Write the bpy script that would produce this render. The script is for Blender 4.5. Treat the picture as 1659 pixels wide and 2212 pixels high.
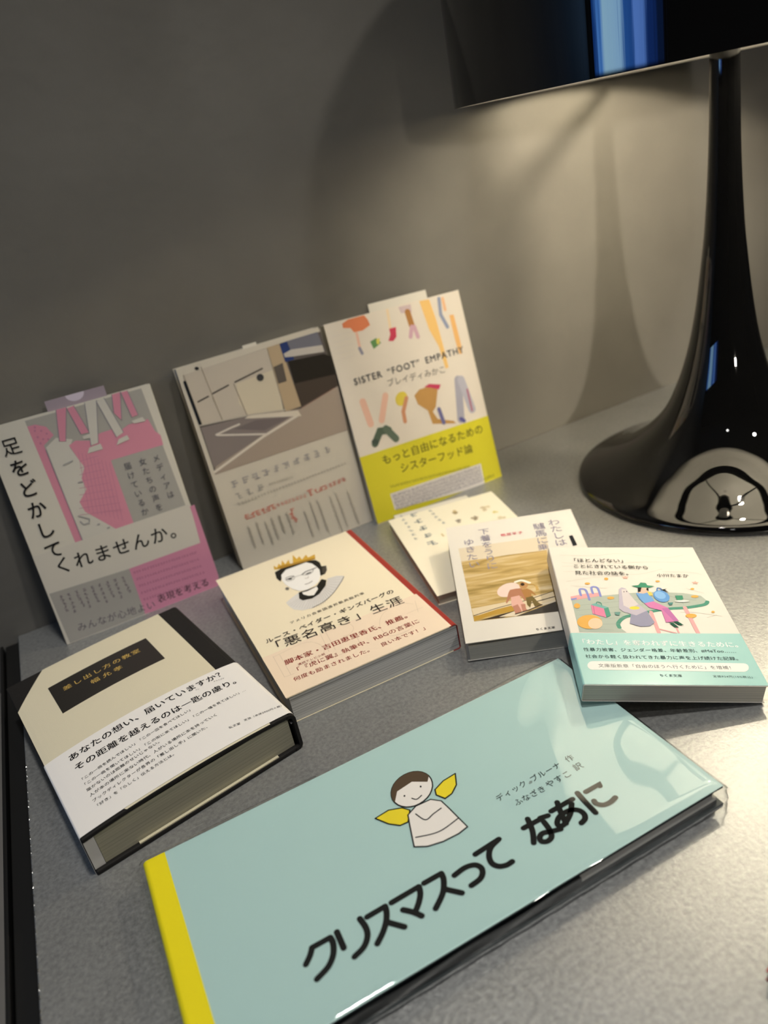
import bpy, bmesh, math, random
from mathutils import Matrix, Vector
from mathutils.geometry import tessellate_polygon

for o in list(bpy.data.objects):
    bpy.data.objects.remove(o)
S = bpy.context.scene
COL = S.collection
R = math.radians

# ------------------------------------------------------------------ camera
cam_data = bpy.data.cameras.new('camera')
cam = bpy.data.objects.new('camera', cam_data)
COL.objects.link(cam)
cr, cu, cb = (0.874935, -0.448395, -0.182841), (0.345365, 0.313154, 0.88468), (-0.339428, -0.837184, 0.428849)
cam.matrix_world = Matrix(((cr[0], cu[0], cb[0], 0.09237), (cr[1], cu[1], cb[1], -0.69511), (cr[2], cu[2], cb[2], 0.33711), (0, 0, 0, 1)))
cam_data.sensor_fit = 'VERTICAL'
cam_data.sensor_height = 36.0
cam_data.lens = 27.8868
cam_data.clip_start = 0.02
cam_data.clip_end = 30
cam_data.dof.use_dof = True
cam_data.dof.focus_distance = 0.49
cam_data.dof.aperture_fstop = 6.0
S.camera = cam

# ------------------------------------------------------------------ colour management and world
S.view_settings.view_transform = 'Standard'
S.view_settings.look = 'None'
S.view_settings.gamma = 1.0
S.view_settings.use_curve_mapping = False
S.view_settings.exposure = 0.0
W = bpy.data.worlds.new('room_air')
S.world = W
W.use_nodes = True
W.node_tree.nodes['Background'].inputs[0].default_value = (0.9, 0.88, 0.84, 1)
W.node_tree.nodes['Background'].inputs[1].default_value = 0.02

# ------------------------------------------------------------------ room lights (ceiling spots; the table lamp has its own bulb)
def spot(name, loc, aim, watts, angle, blend, radius, color):
    d = bpy.data.lights.new(name, 'SPOT')
    d.energy, d.spot_size, d.spot_blend, d.shadow_soft_size, d.color = watts, R(angle), blend, radius, color
    o = bpy.data.objects.new(name, d)
    COL.objects.link(o)
    o.location = loc
    o.rotation_euler = (Vector(aim) - Vector(loc)).to_track_quat('-Z', 'Y').to_euler()
    return o

spot('ceiling_spot_front', (1.0, -1.9, 1.80), (0.35, -0.15, 0.15), 36, 40, 0.5, 0.08, (1.0, 0.96, 0.91))
spot('ceiling_spot_left', (-0.5, -1.5, 1.75), (0.15, -0.2, 0.05), 5, 44, 0.7, 0.06, (1.0, 0.97, 0.93))
spot('ceiling_spot_over_table', (0.27, -0.50, 1.78), (0.28, -0.46, 0.0), 65, 50, 0.8, 0.07, (1.0, 0.97, 0.92))
spot('low_wall_spot', (-0.05, -2.6, 0.56), (0.66, 0.0, 0.13), 125, 13, 0.75, 0.04, (1.0, 0.91, 0.76))
LAMP_STRENGTH = 2550.0
WINDOW_STRENGTH = 5.0
# cover frames: top-left corner of the cover (m), rotation columns (right, up the page, outward), width, height, thickness (mm)
FRAME={
 'bunko_pool':((0.38884, -0.26633, 0.03985),[[0.85835, 0.50195, 0.10622], [-0.48794, 0.86262, -0.13344], [-0.15861, 0.0627, 0.98535]],105.0,148.0,14.8),
 'bunko_dolls':((0.35873, -0.16577, 0.0306),[[0.89427, 0.44688, -0.02398], [-0.44714, 0.89001, -0.08919], [-0.01852, 0.09048, 0.99573]],105.0,148.0,16.4),
 'bunko_cream':((0.34665, -0.07379, 0.00863),[[0.97642, 0.2159, 0.0], [-0.2159, 0.97642, 0.0], [0.0, 0.0, 1.0]],105.0,149.7,8.6),
 'portrait_book':((0.17653, -0.08105, 0.02085),[[0.99939, 0.03498, 0.0], [-0.03498, 0.99939, 0.0], [0.0, 0.0, 1.0]],128.6,192.7,20.9),
 'hardcover':((0.00342, -0.13128, 0.02748),[[0.98757, -0.15718, 0.0], [0.15718, 0.98757, 0.0], [0.0, 0.0, 1.0]],135.4,191.5,27.5),
 'pink_book':((0.05025, -0.0152, 0.18495),[[0.99985, 0.01621, -0.00674], [-0.00969, 0.18924, -0.98188], [-0.01464, 0.9818, 0.18937]],133.4,188.4,18.0),
 'street_book':((0.20772, -0.01525, 0.18814),[[1.0, -0.00201, -0.00222], [-0.00186, 0.16144, -0.98688], [0.00234, 0.98688, 0.16143]],134.1,190.6,18.0),
 'yellow_book':((0.34757, -0.01394, 0.18848),[[0.99952, 0.02842, -0.01224], [-0.01831, 0.22446, -0.97431], [-0.02495, 0.97407, 0.22488]],143.6,193.5,18.0),
 'picture_book':((0.05843, -0.3413, 0.01323),[[0.99984, 0.01814, 0.0], [-0.01814, 0.99984, 0.0], [0.0, 0.0, 1.0]],273.6,134.5,13.2),
}

# printed matter on the covers, in millimetres from the top-left corner of each cover (u to the right, v down)
PRINT={
 'pink_book':{
  'cover_illustration':[
   ('P','#a5a29a',[(31.3,1.8),(125.3,1.8),(129.3,109.5),(35.3,107.9)]),
   ('P','#c9c5ba',[(39.2,26.4),(48.7,21.2),(60.4,26),(56.1,31.8),(59.2,42.4),(61.6,50.4),(56.5,58.5),(57.1,68.4),(48.6,76.6),(50,85.7),(57.4,94.6),(69.2,108.3),(40.1,107.8)]),
   ('P','#cf8a9c',[(31.5,6.5),(37.4,6.6),(44.7,10.6),(48,18.6),(38.2,24.4),(40.1,108.4),(34.4,107.6)]),
   ('P','#cf8a9c',[(56.2,30),(62.1,27.7),(72.3,30.9),(82.6,27.5),(91.9,27.3),(97.9,30.4),(105.9,27.4),(122.5,27.5),(124.8,38.7),(128.1,43.4),(127.7,51.9),(83.1,51.5),(83.4,108.7),(69,108.6),(59.1,96.5),(50,85.7),(48.6,76.6),(57.1,68.4),(56.5,58.5),(61.6,50.4),(59.2,42.4)]),
   ('L','#b97d95',0.35,[(61.1,37),(53.1,86.8)]),
   ('L','#b97d95',0.35,[(59.5,44.9),(74.4,44.8)]),
   ('L','#b97d95',0.35,[(63.6,39),(55.9,88.8)]),
   ('L','#b97d95',0.35,[(57.7,50.1),(74.9,50.8)]),
   ('L','#b97d95',0.35,[(66.1,41),(58.7,90.8)]),
   ('L','#b97d95',0.35,[(55.9,55.3),(75.4,56.9)]),
   ('L','#b97d95',0.35,[(68.6,43),(61.5,92.8)]),
   ('L','#b97d95',0.35,[(54.1,60.6),(75.9,62.9)]),
   ('L','#b97d95',0.35,[(71.1,45),(64.3,94.8)]),
   ('L','#b97d95',0.35,[(52.3,65.8),(76.4,69)]),
   ('L','#b97d95',0.35,[(73.6,47),(67.2,96.8)]),
   ('L','#b97d95',0.35,[(50.5,71.1),(76.9,75.1)]),
   ('L','#b97d95',0.35,[(76.2,49.1),(70,98.8)]),
   ('L','#b97d95',0.35,[(48.7,76.4),(77.4,81.3)]),
   ('L','#b97d95',0.35,[(78.7,51.1),(72.9,100.9)]),
   ('L','#b97d95',0.35,[(46.8,81.6),(77.9,87.5)]),
   ('L','#b97d95',0.35,[(81.3,53.2),(75.7,102.9)]),
   ('L','#b97d95',0.35,[(45,86.9),(78.4,93.7)]),
   ('P','#b97d95',[(36.5,11.5),(36.1,12.1),(35.5,12.1),(35,11.7),(35,11.1),(35.4,10.5),(36.1,10.5),(36.5,10.9)]),
   ('P','#b97d95',[(41,12.9),(40.5,13.4),(39.9,13.5),(39.4,13.1),(39.4,12.4),(39.8,11.9),(40.5,11.8),(40.9,12.2)]),
   ('P','#b97d95',[(44.2,16.2),(43.7,16.8),(43.1,16.8),(42.6,16.4),(42.6,15.7),(43,15.2),(43.7,15.1),(44.1,15.6)]),
   ('P','#b97d95',[(36.8,16.9),(36.4,17.4),(35.7,17.5),(35.3,17.1),(35.3,16.4),(35.7,15.9),(36.3,15.8),(36.8,16.2)]),
   ('P','#b97d95',[(40.2,19.7),(39.8,20.2),(39.1,20.3),(38.7,19.9),(38.6,19.2),(39.1,18.7),(39.7,18.6),(40.2,19)]),
   ('P','#b97d95',[(37.1,22.3),(36.7,22.8),(36,22.9),(35.6,22.4),(35.6,21.8),(36,21.2),(36.6,21.2),(37.1,21.6)]),
   ('P','#b97d95',[(37.5,8.9),(37,9.4),(36.4,9.5),(35.9,9.1),(35.9,8.4),(36.3,7.9),(37,7.8),(37.4,8.3)]),
   ('P','#b97d95',[(43.7,20.8),(43.2,21.3),(42.6,21.4),(42.1,21),(42.1,20.3),(42.5,19.8),(43.2,19.7),(43.6,20.1)]),
   ('P','#cf8a9c',[(56.1,0),(64.4,0.1),(55,26.1),(50.3,24.6)]),
   ('L','#84818a',0.5,[(56.1,0),(50.3,24.6)]),
   ('L','#84818a',0.5,[(64.4,0.1),(55,26.1)]),
   ('P','#cf8a9c',[(64.3,1.2),(70.1,0.6),(74.5,24.4),(67.8,24.1)]),
   ('L','#84818a',0.5,[(64.3,1.2),(67.8,24.1)]),
   ('L','#84818a',0.5,[(70.1,0.6),(74.5,24.4)]),
   ('P','#c9c5ba',[(78.7,0.8),(88.2,1.2),(78.4,34.6),(72.2,35.1)]),
   ('L','#84818a',0.5,[(78.7,0.8),(72.2,35.1)]),
   ('L','#84818a',0.5,[(88.2,1.2),(78.4,34.6)]),
   ('P','#c9c5ba',[(87.8,2.3),(94.4,1.2),(100.1,32.3),(93.5,34.5)]),
   ('L','#84818a',0.5,[(87.8,2.3),(93.5,34.5)]),
   ('L','#84818a',0.5,[(94.4,1.2),(100.1,32.3)]),
   ('P','#cf8a9c',[(101.1,0.2),(108.3,0.1),(101.9,22.5),(97.9,14.7)]),
   ('L','#84818a',0.5,[(101.1,0.2),(97.9,14.7)]),
   ('L','#84818a',0.5,[(108.3,0.1),(101.9,22.5)]),
   ('P','#cf8a9c',[(108.5,0.5),(114,0.6),(116,21.9),(110.5,22.4)]),
   ('L','#84818a',0.5,[(108.5,0.5),(110.5,22.4)]),
   ('L','#84818a',0.5,[(114,0.6),(116,21.9)]),
   ('P','#c9c5ba',[(70.4,36.3),(79.8,35.7),(80.2,40.6),(67.6,40.5)]),
   ('P','#c9c5ba',[(94.6,36.6),(102.1,35.3),(102.9,39.2),(91.4,40.8)]),
   ('P','#c9c5ba',[(109,25.3),(118.7,24.6),(120.3,28.7),(110.5,27.8)]),
   ('P','#c9c5ba',[(68.3,26.1),(74.1,25.5),(74.1,29),(68.6,28.5)]),
   ('L','#84818a',0.6,[(38.4,28.6),(40.3,107.2)]),
   ('L','#9b9a9a',0.9,[(46.9,43.8),(54.6,42.7)]),
   ('L','#9b9a9a',0.9,[(52.9,60.9),(56.1,61.4)]),
   ('L','#9b9a9a',0.9,[(43.8,87.3),(47.5,89.8),(51.2,92.4),(50.4,94.6)]),
   ('L','#9b9a9a',0.9,[(43.8,92.2),(45.5,95.4),(50,95.7)]),
   ('L','#9b9a9a',0.9,[(55.8,99.1),(57.3,99)]),
   ('L','#9b9a9a',0.9,[(62.2,104.5),(63.9,104.5)]),
  ],
  'title_lettering':[
   ('V','#1d1c1d','足をどかして',(15,17.8),(16.9,107.5),15,0.012),
  ],
  'subtitle_lettering':[
   ('V','#5b5960','メディアは',(118.6,60.9),(119.9,94.3),6.6,0),
   ('V','#5b5960','女たちの声を',(107,60.3),(107.6,101.6),6.6,0),
   ('V','#5b5960','届けているか',(94.3,60.1),(95.2,101.4),6.6,0),
  ],
  'band_print':[
   ('P','#a29f98',[(1.3,141.4),(67.3,144.1),(67,187),(2.4,187.5)]),
   ('P','#c9869f',[(67.3,144.1),(131,143.6),(132.4,117.4),(132.3,109.9),(136.5,109.4),(136.9,178.1),(132.5,190.4),(67,187)]),
   ('T','#1d1c1d','くれませんか。',(11.8,128.6),(123.2,132.2),15,0.012),
   ('T','#57525c','みんなが心地よい',(11.5,180.8),(77.6,185),8,0),
   ('T','#3b3338','表現を考える',(80.4,182.1),(127.4,182.9),7.7,0.01),
   ('M','#5f5560',(9.2,147.3),(9.5,159.7),5,3.2),
   ('M','#5f5560',(15.4,147.7),(15.3,162.7),5,3.2),
   ('M','#5f5560',(21.6,148),(22.8,160.8),5,3.2),
   ('M','#5f5560',(27.9,148.3),(27.4,163.3),5,3.2),
   ('M','#5f5560',(34.2,148.6),(35.1,161.3),5,3.2),
   ('M','#5f5560',(40.6,148.9),(41,164.4),5,3.2),
   ('M','#5f5560',(47,149.2),(47.5,161.9),5,3.2),
   ('M','#5f5560',(53.4,149.5),(53.5,164.9),5,3.2),
   ('M','#5f5560',(59.9,149.9),(61.3,162.9),5,3.2),
   ('M','#a2667f',(70.5,148.9),(124.2,150.5),24,2.6),
   ('M','#a2667f',(70.6,155.2),(124.5,157),24,2.6),
   ('M','#a2667f',(70.6,161.6),(124.7,163.6),24,2.6),
   ('M','#a2667f',(70.7,168),(124.9,170.1),24,2.6),
   ('M','#a2667f',(70.8,174.4),(125.1,176.8),24,2.6),
  ],
 },
 'street_book':{
  'cover_photograph':[
   ('P','#5b5450',[(3.8,6.5),(96,4.2),(135.1,4.5),(134.7,98),(3.5,96.7)]),
   ('P','#c2b8a8',[(3.8,6.5),(85.1,4.6),(80.1,62.9),(48.3,56.7),(5.7,51.7)]),
   ('P','#cfc4ac',[(46.3,26.6),(81.4,24.4),(80.3,62.3),(48.4,56.4),(43.3,43.5)]),
   ('P','#b7a283',[(81.8,4.5),(94.6,4.4),(97.4,63),(81.3,63.5)]),
   ('P','#2e2a25',[(97.1,21.3),(131.9,24.2),(137.8,27.9),(136.7,55.2),(97.2,63.6)]),
   ('P','#4b423a',[(96.4,41.8),(138.3,45.1),(136.5,55.8),(97.2,63.6)]),
   ('P','#31406f',[(94.1,5),(101.4,4.1),(103.5,21.3),(94.6,21.3)]),
   ('P','#70707a',[(101.4,4.1),(131.8,4),(132.9,16.1),(103.1,14.1)]),
   ('P','#c3bcb2',[(95.4,13.8),(103,12.2),(132.9,16.4),(133.1,22.6),(102.4,18.4),(95.7,17.1)]),
   ('P','#a59687',[(48.3,56.7),(96,65.2),(136.9,56),(134.7,98),(3.5,96.7),(4.8,91)]),
   ('P','#857b76',[(4.5,53.4),(48.3,56.7),(87.3,68.5),(4.1,90.3)]),
   ('P','#746a68',[(31.5,63.5),(53.2,62.1),(83.6,69.3),(57.6,73.4)]),
   ('L','#d8cfc0',2.2,[(3.7,94.1),(54.7,78.3),(91.7,69.9)]),
   ('L','#d2c9bd',1.6,[(15.3,63.4),(29.5,61.6),(37.6,61)]),
   ('L','#d2c9bd',1.6,[(16.3,64.1),(59.1,77.2)]),
   ('P','#d6ccba',[(48.5,56.1),(93.1,65.7),(94.7,71.5),(43.9,57.8)]),
   ('L','#8e5f50',0.4,[(96.8,64.8),(132.6,56.7)]),
   ('L','#57514c',1.3,[(9.3,31.6),(19.2,29.7)]),
   ('L','#57514c',1.3,[(23.7,28.6),(39,25.7)]),
   ('L','#57514c',1.3,[(45.5,24.9),(72.6,20.6)]),
   ('L','#9c907f',0.8,[(21.1,4.2),(24.4,53.5)]),
   ('L','#9c907f',0.8,[(43.9,25.9),(46.7,55.5)]),
   ('L','#9c907f',0.8,[(4.7,6.7),(6.4,51.5)]),
   ('L','#9c907f',0.8,[(82.1,5.6),(81.3,63.3)]),
   ('L','#9c907f',0.8,[(22.5,32),(24.6,52.9)]),
   ('L','#23262a',2.6,[(3.9,12.6),(4.9,50.4)]),
   ('P','#444',[(71.5,28.5),(71.1,29.4),(70.4,30.1),(69.5,30.6),(68.4,30.7),(67.4,30.6),(66.5,30.1),(65.7,29.5),(65.3,28.6),(65.1,27.6),(65.2,26.6),(65.7,25.7),(66.4,25),(67.3,24.6),(68.3,24.4),(69.4,24.5),(70.3,25),(71,25.7),(71.5,26.6),(71.7,27.5)]),
   ('P','#333333',[(19.1,4.9),(18.9,5.3),(18.5,5.6),(18,5.7),(17.4,5.8),(16.8,5.7),(16.3,5.5),(15.9,5.1),(15.6,4.7),(15.4,4.3),(15.5,3.8),(15.7,3.4),(16.1,3.1),(16.6,3),(17.2,2.9),(17.7,3),(18.3,3.2),(18.7,3.6),(19,4),(19.2,4.4)]),
   ('P','#5e564e',[(82.8,22.3),(92,21.1),(90.9,37.5),(82.7,37.6)]),
   ('L','#b8b0a2',1,[(3.9,51.3),(48.5,56.1),(81.9,61.5)]),
  ],
  'cover_lettering':[
   ('M','#aaa5a2',(16.7,110.2),(109.3,109.2),10,7.5),
   ('M','#a8a49c',(17.5,121.8),(38.5,121.3),3,7.2),
   ('M','#b3ad9e',(47.6,121.3),(69.2,122.3),10,2.6),
   ('M','#b3ad9e',(14.8,128.8),(31.3,128.7),6,3.4),
   ('M','#aaa497',(34.3,128.4),(122.2,127.3),30,2.6),
   ('M','#d2806f',(18.7,142.7),(44.2,142.6),6,6.2),
   ('M','#d69a88',(49.1,142.5),(75.6,143),8,4.2),
   ('M','#d2806f',(81.4,142.2),(82.9,142.2),1,8),
   ('M','#d2806f',(87.9,142.6),(116.8,141.6),7,5),
   ('M','#d2806f',(59.2,152.6),(59.8,161.7),3,6),
  ],
  'blurb_lettering':[
   ('M','#b4ad9e',(16.2,151.9),(16.7,171.6),14,3.4),
   ('M','#b4ad9e',(24.4,151.6),(24.9,170.4),14,3.4),
   ('M','#b4ad9e',(32.7,154.3),(33.3,175.2),14,3.4),
   ('M','#b4ad9e',(39,152.8),(39.6,171.7),14,3.4),
   ('M','#b4ad9e',(46.4,152.7),(46.9,168.7),14,3.4),
   ('M','#b4ad9e',(54.2,152.7),(55,172.8),14,3.4),
   ('M','#b4ad9e',(71,158),(72.1,182.4),14,3.4),
   ('M','#b4ad9e',(78.4,151.9),(79.7,177.3),14,3.4),
   ('M','#b4ad9e',(85.8,152.6),(87.4,183.3),14,3.4),
   ('M','#b4ad9e',(98.8,153.5),(100.8,188.5),14,3.4),
   ('M','#b4ad9e',(105.4,151.9),(107.5,185),14,3.4),
   ('M','#b4ad9e',(116.9,155.1),(119,186.3),14,3.4),
  ],
 },
 'yellow_book':{
  'cover_illustration':[
   ('P','#d97f55',[(17.7,3.2),(24.4,0.8),(40.8,0.7),(43.3,5.3),(44.3,10.7),(35.7,13.8),(27,13.4),(24.5,8.8),(17.5,7.1)]),
   ('L','#e3b7a0',2.6,[(29.2,14.5),(28.7,27.1)]),
   ('L','#8f8d9c',3,[(28.2,28.7),(29.4,33.6)]),
   ('P','#5d8a52',[(40.1,25.3),(47,23.5),(50.6,29),(41.8,32.7)]),
   ('P','#d6c95e',[(46.7,24.6),(50.6,24.4),(48.5,29.7),(46,29.1)]),
   ('L','#e6cfa8',2.6,[(64.9,1.8),(63.4,18.2)]),
   ('P','#c43d55',[(62,18.5),(69.2,18.5),(67.4,27.4),(63.2,30.4),(58.3,29.2),(61.9,23.7)]),
   ('P','#c9b4b4',[(76.6,1.6),(89.8,1.8),(89,9.2),(77.6,7.6)]),
   ('L','#a9763f',6,[(84.7,8.1),(85.7,21.2)]),
   ('L','#caa3ae',4,[(85.3,22.3),(81.6,30.9)]),
   ('L','#caa3ae',4,[(87.8,22.9),(89.1,32.7)]),
   ('P','#e8bd73',[(99.3,1),(109.9,1.7),(112.2,20.5),(113.1,49.4),(113.3,68.9),(109.7,69.2),(108.2,47),(102.4,28.8)]),
   ('L','#8f97ad',3.6,[(120.3,3.5),(118.2,18.4),(122.2,31.2)]),
   ('L','#e3b58a',3.2,[(124.1,4.3),(124,14.9)]),
   ('P','#e3b06d',[(127.1,21),(131.8,21.5),(132.3,50.6),(131.1,60),(127.8,59.2),(127,44.4)]),
   ('L','#d8cfc4',0.6,[(4.9,12),(24.8,12.3)]),
   ('L','#d8cfc4',0.6,[(4.8,17.4),(24,17.6)]),
   ('L','#d8cfc4',0.6,[(4.7,22.9),(23.2,22.9)]),
   ('L','#d8cfc4',0.6,[(4.6,28.3),(22.4,28.2)]),
   ('L','#d8cfc4',0.6,[(4.5,33.8),(21.6,33.6)]),
   ('L','#e3b7a0',6.5,[(17.5,76.7),(19.5,98.7)]),
   ('L','#e3b7a0',6,[(41.3,77.3),(31.3,98.5)]),
   ('P','#d9c44d',[(61.5,87.9),(60,89.5),(58,90.5),(55.9,91),(53.9,90.9),(52.2,90.1),(50.8,88.8),(50,87),(49.9,85.1),(50.3,83),(51.4,81.1),(53,79.6),(54.9,78.5),(57,78),(59,78.1),(60.8,78.9),(62.2,80.2),(63,82),(63.1,83.9),(62.6,86)]),
   ('L','#c98e6a',4,[(61.6,85.3),(55,96.8),(54.3,106.3)]),
   ('P','#b98d50',[(70.3,85.3),(76.9,81.1),(87.9,81),(96,86.3),(89.7,101.7),(85.2,105.4),(88.4,113.7),(104.8,120.3),(106.8,123.4),(82,116.8),(80.4,102.8),(71.9,94.3)]),
   ('P','#c2415f',[(82.6,80.2),(88.5,78.7),(100.5,82.6),(97.3,86.6),(88.8,82.5)]),
   ('L','#6c6a93',4,[(92.3,104.9),(93.9,119)]),
   ('L','#a3a1ab',8,[(120,82.9),(113.2,120.8)]),
   ('L','#b1afb8',8,[(123.2,83.8),(127.6,114.9)]),
   ('L','#a8697a',2,[(127.4,94.8),(127.3,116)]),
   ('L','#5d5b90',4,[(113.2,120.8),(116,123.5)]),
   ('L','#51604f',7,[(18.6,117.7),(26.6,108),(35.5,109.4)]),
   ('L','#5f6d5c',7,[(33.3,107.5),(40.6,119.4)]),
   ('P','#4b554b',[(22.5,117),(22.1,117.8),(21.4,118.3),(20.5,118.6),(19.5,118.7),(18.4,118.5),(17.4,118.1),(16.5,117.4),(16,116.7),(15.7,115.8),(15.7,115),(16.1,114.3),(16.8,113.8),(17.7,113.5),(18.7,113.4),(19.8,113.6),(20.8,114),(21.6,114.6),(22.2,115.4),(22.5,116.2)]),
  ],
  'title_lettering':[
   ('T','#4b4c50','SISTER “FOOT” EMPATHY',(13.9,60.4),(133.4,59.4),8.7,0.012),
   ('T','#77726c','ブレイディみかこ',(45.4,70.1),(109.4,72.7),7.8,0),
  ],
  'band_lettering':[
   ('T','#5c5a2b','もっと自由になるための',(20.8,139.8),(134.4,140.9),10.1,0.01),
   ('T','#5c5a2b','シスターフッド論',(36.5,152.7),(117.9,156.5),10,0.01),
   ('M','#8d8b30',(23.1,162.1),(108.7,169.1),34,3),
   ('M','#8d8b30',(122.9,186.5),(133.4,185.9),5,3.5),
   ('P','#d6d0c8',[(20.1,168.7),(123,169.9),(122,192.8),(20.6,185.1)]),
   ('M','#8d8890',(23,171.8),(119.9,173.2),40,3.4),
   ('M','#8d8890',(23.1,175.2),(119.9,176.6),40,3.4),
   ('M','#8d8890',(23.3,178.5),(119.8,179.9),40,3.4),
   ('M','#8d8890',(23.4,181.8),(119.8,183.3),40,3.4),
   ('M','#8d8890',(23.5,185.1),(119.8,186.7),40,3.4),
  ],
 },
 'portrait_book':{
  'cover_portrait':[
   ('P','#d9d5cf',[(38.2,78.8),(44,75.1),(51.6,71.5),(49.5,82.4),(55.5,87.7),(63.2,85.6),(73.6,76.7),(78.4,67.5),(85.7,68.6),(90.8,73.2),(86.4,80.2),(74.6,91.9),(62.7,99),(52.8,101.3),(45.2,98.9),(40,93.2),(38.3,85.1)]),
   ('L','#b6b1ac',0.25,[(49.1,80.2),(38.4,83.3)]),
   ('L','#b6b1ac',0.25,[(50,81),(39.8,85.9)]),
   ('L','#b6b1ac',0.25,[(51,81.8),(41.2,88.5)]),
   ('L','#b6b1ac',0.25,[(51.9,82.5),(42.6,91)]),
   ('L','#b6b1ac',0.25,[(52.9,83.2),(44,93.3)]),
   ('L','#b6b1ac',0.25,[(53.8,83.8),(45.5,95.5)]),
   ('L','#b6b1ac',0.25,[(56.3,85.7),(47,97.4)]),
   ('L','#b6b1ac',0.25,[(57.5,86.2),(48.6,99)]),
   ('L','#b6b1ac',0.25,[(58.6,86.7),(50.2,100.4)]),
   ('L','#b6b1ac',0.25,[(59.8,86.9),(51.9,101.5)]),
   ('L','#b6b1ac',0.25,[(60.9,87),(53.6,102.2)]),
   ('L','#b6b1ac',0.25,[(62.1,86.9),(55.4,102.6)]),
   ('L','#b6b1ac',0.25,[(63.2,86.7),(57.4,102.6)]),
   ('L','#b6b1ac',0.25,[(64.3,86.2),(59.4,102.3)]),
   ('L','#b6b1ac',0.25,[(65.4,85.5),(61.5,101.6)]),
   ('L','#b6b1ac',0.25,[(66.5,84.7),(63.6,100.5)]),
   ('L','#b6b1ac',0.25,[(67.6,83.7),(65.9,99.1)]),
   ('L','#b6b1ac',0.25,[(68.7,82.5),(68.3,97.4)]),
   ('L','#b6b1ac',0.25,[(69.8,81.1),(70.8,95.3)]),
   ('L','#b6b1ac',0.25,[(70.9,79.6),(73.4,92.9)]),
   ('L','#b6b1ac',0.25,[(70.7,76.8),(76.1,90.2)]),
   ('L','#b6b1ac',0.25,[(72.1,75.2),(78.8,87.3)]),
   ('L','#b6b1ac',0.25,[(73.4,73.5),(81.7,84.1)]),
   ('L','#b6b1ac',0.25,[(74.8,71.7),(84.6,80.8)]),
   ('L','#b6b1ac',0.25,[(76.2,69.9),(87.5,77.3)]),
   ('L','#b6b1ac',0.25,[(77.6,68.1),(90.5,73.7)]),
   ('S','#3f3c3b',0.55,[(90.1,74.7),(85.3,80.6),(74,92),(62.7,99),(52.9,100.8)]),
   ('P','#26241f',[(51.6,71.5),(58.8,72.6),(67.1,72.2),(74,64.9),(76.7,69.4),(72.8,77.3),(64.4,85.5),(57.2,87.9),(50.2,85.3),(48.9,80.7)]),
   ('P','#ece8e0',[(53.8,73.5),(58,74.6),(66.7,73.2),(66.1,77.9),(60.2,84.3),(56.4,82.2),(53.6,77.2)]),
   ('P','#26241f',[(46.1,25.3),(52.6,23.2),(74.4,26.3),(81.5,30.7),(83,37.3),(81.7,45),(85.3,46.8),(83.2,53.6),(79.6,58.9),(75.5,59.4),(77.4,48.2),(73.7,44.9),(50,34.7),(45.1,44.2),(44.1,36.3)]),
   ('P','#efece6',[(49.1,33.8),(55.3,27.9),(63.8,28.4),(73.6,28.5),(76.9,34.6),(78.1,43.1),(78.3,49.1),(75.3,59.2),(70.7,67.4),(65.4,70.6),(58.8,72.6),(52.8,69.9),(49.4,62.9),(47,52.7),(46.7,42.9)]),
   ('P','#4a453d',[(81.3,47.5),(85.3,46.8),(82.8,54.7),(79,59.7),(78.4,55)]),
   ('P','#d1a53c',[(47.1,20.4),(48.9,13),(50.1,18.7),(53.6,12.9),(54.3,18.1),(57.9,9.2),(57.9,18.4),(63,12.5),(61.6,20.4),(63.3,23.5),(68.7,7),(69.1,16.7),(72.6,13.8),(72.4,21.4),(78.4,15.3),(77.9,21.9),(84.7,20.5),(82.2,29),(74,27.4),(61.4,24.6),(52.6,23.2)]),
   ('P','#a97f2a',[(49.3,20.2),(54.3,18.1),(62.5,21.2),(75.2,24),(82.3,26.8),(81.9,28.7),(74,27.4),(61.4,24.6),(52.6,23.2)]),
   ('S','#2b2928',1,[(49.8,44.3),(52.8,44.3),(56.9,44.5)]),
   ('S','#2b2928',1.2,[(63.5,46.3),(68,43.9),(72.8,44.1),(77.2,43.8)]),
   ('S','#57524c',0.5,[(49.8,44.3),(50.5,47.7),(54.2,49),(56.8,46.5)]),
   ('S','#57524c',0.5,[(63.8,47.2),(67,50.1),(71.7,48.8),(74.4,44.8)]),
   ('L','#57524c',0.5,[(57.2,45.4),(63.8,46.5)]),
   ('P','#3a3633',[(50.9,44.6),(52.9,44),(55.1,46.3),(53.8,47.6),(51.9,46.9)]),
   ('P','#3a3633',[(65.5,47.6),(68.1,47.1),(71.6,47.3),(70.4,49),(67.3,49.3)]),
   ('S','#4b4641',0.8,[(50.3,42),(53.7,41.6),(57.1,43.2)]),
   ('S','#b9b2a8',0.7,[(63.3,53.7),(65.1,55.4),(66.7,53.4)]),
   ('S','#837b72',0.9,[(60.3,63.4),(63.1,63.9),(66.5,62.8)]),
   ('P','#6a6660',[(47.2,60.3),(46.9,60.9),(46.6,61.3),(46.1,61.5),(45.7,61.5),(45.3,61.3),(44.9,60.8),(44.7,60.2),(44.5,59.5),(44.6,58.8),(44.7,58.1),(45,57.5),(45.4,57.1),(45.8,56.9),(46.2,56.9),(46.7,57.2),(47,57.6),(47.3,58.2),(47.4,58.9),(47.4,59.7)]),
  ],
  'title_lettering':[
   ('T','#3a322c','アメリカ合衆国連邦最高裁判事',(30.9,111.4),(93.1,111),4,0),
   ('T','#2a221f','ルース・ベイダー・ギンズバーグの',(7.8,123.4),(112.5,125.3),6.4,0.01),
   ('T','#2a221f','「悪名高き」生涯',(4.7,136),(112.2,143.8),13.2,0),
  ],
  'band_lettering':[
   ('S','#cbb9a3',0.2,[(7.1,142.1),(6.3,170.6)]),
   ('S','#cbb9a3',0.2,[(11.7,143.5),(10.8,170.9)]),
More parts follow.
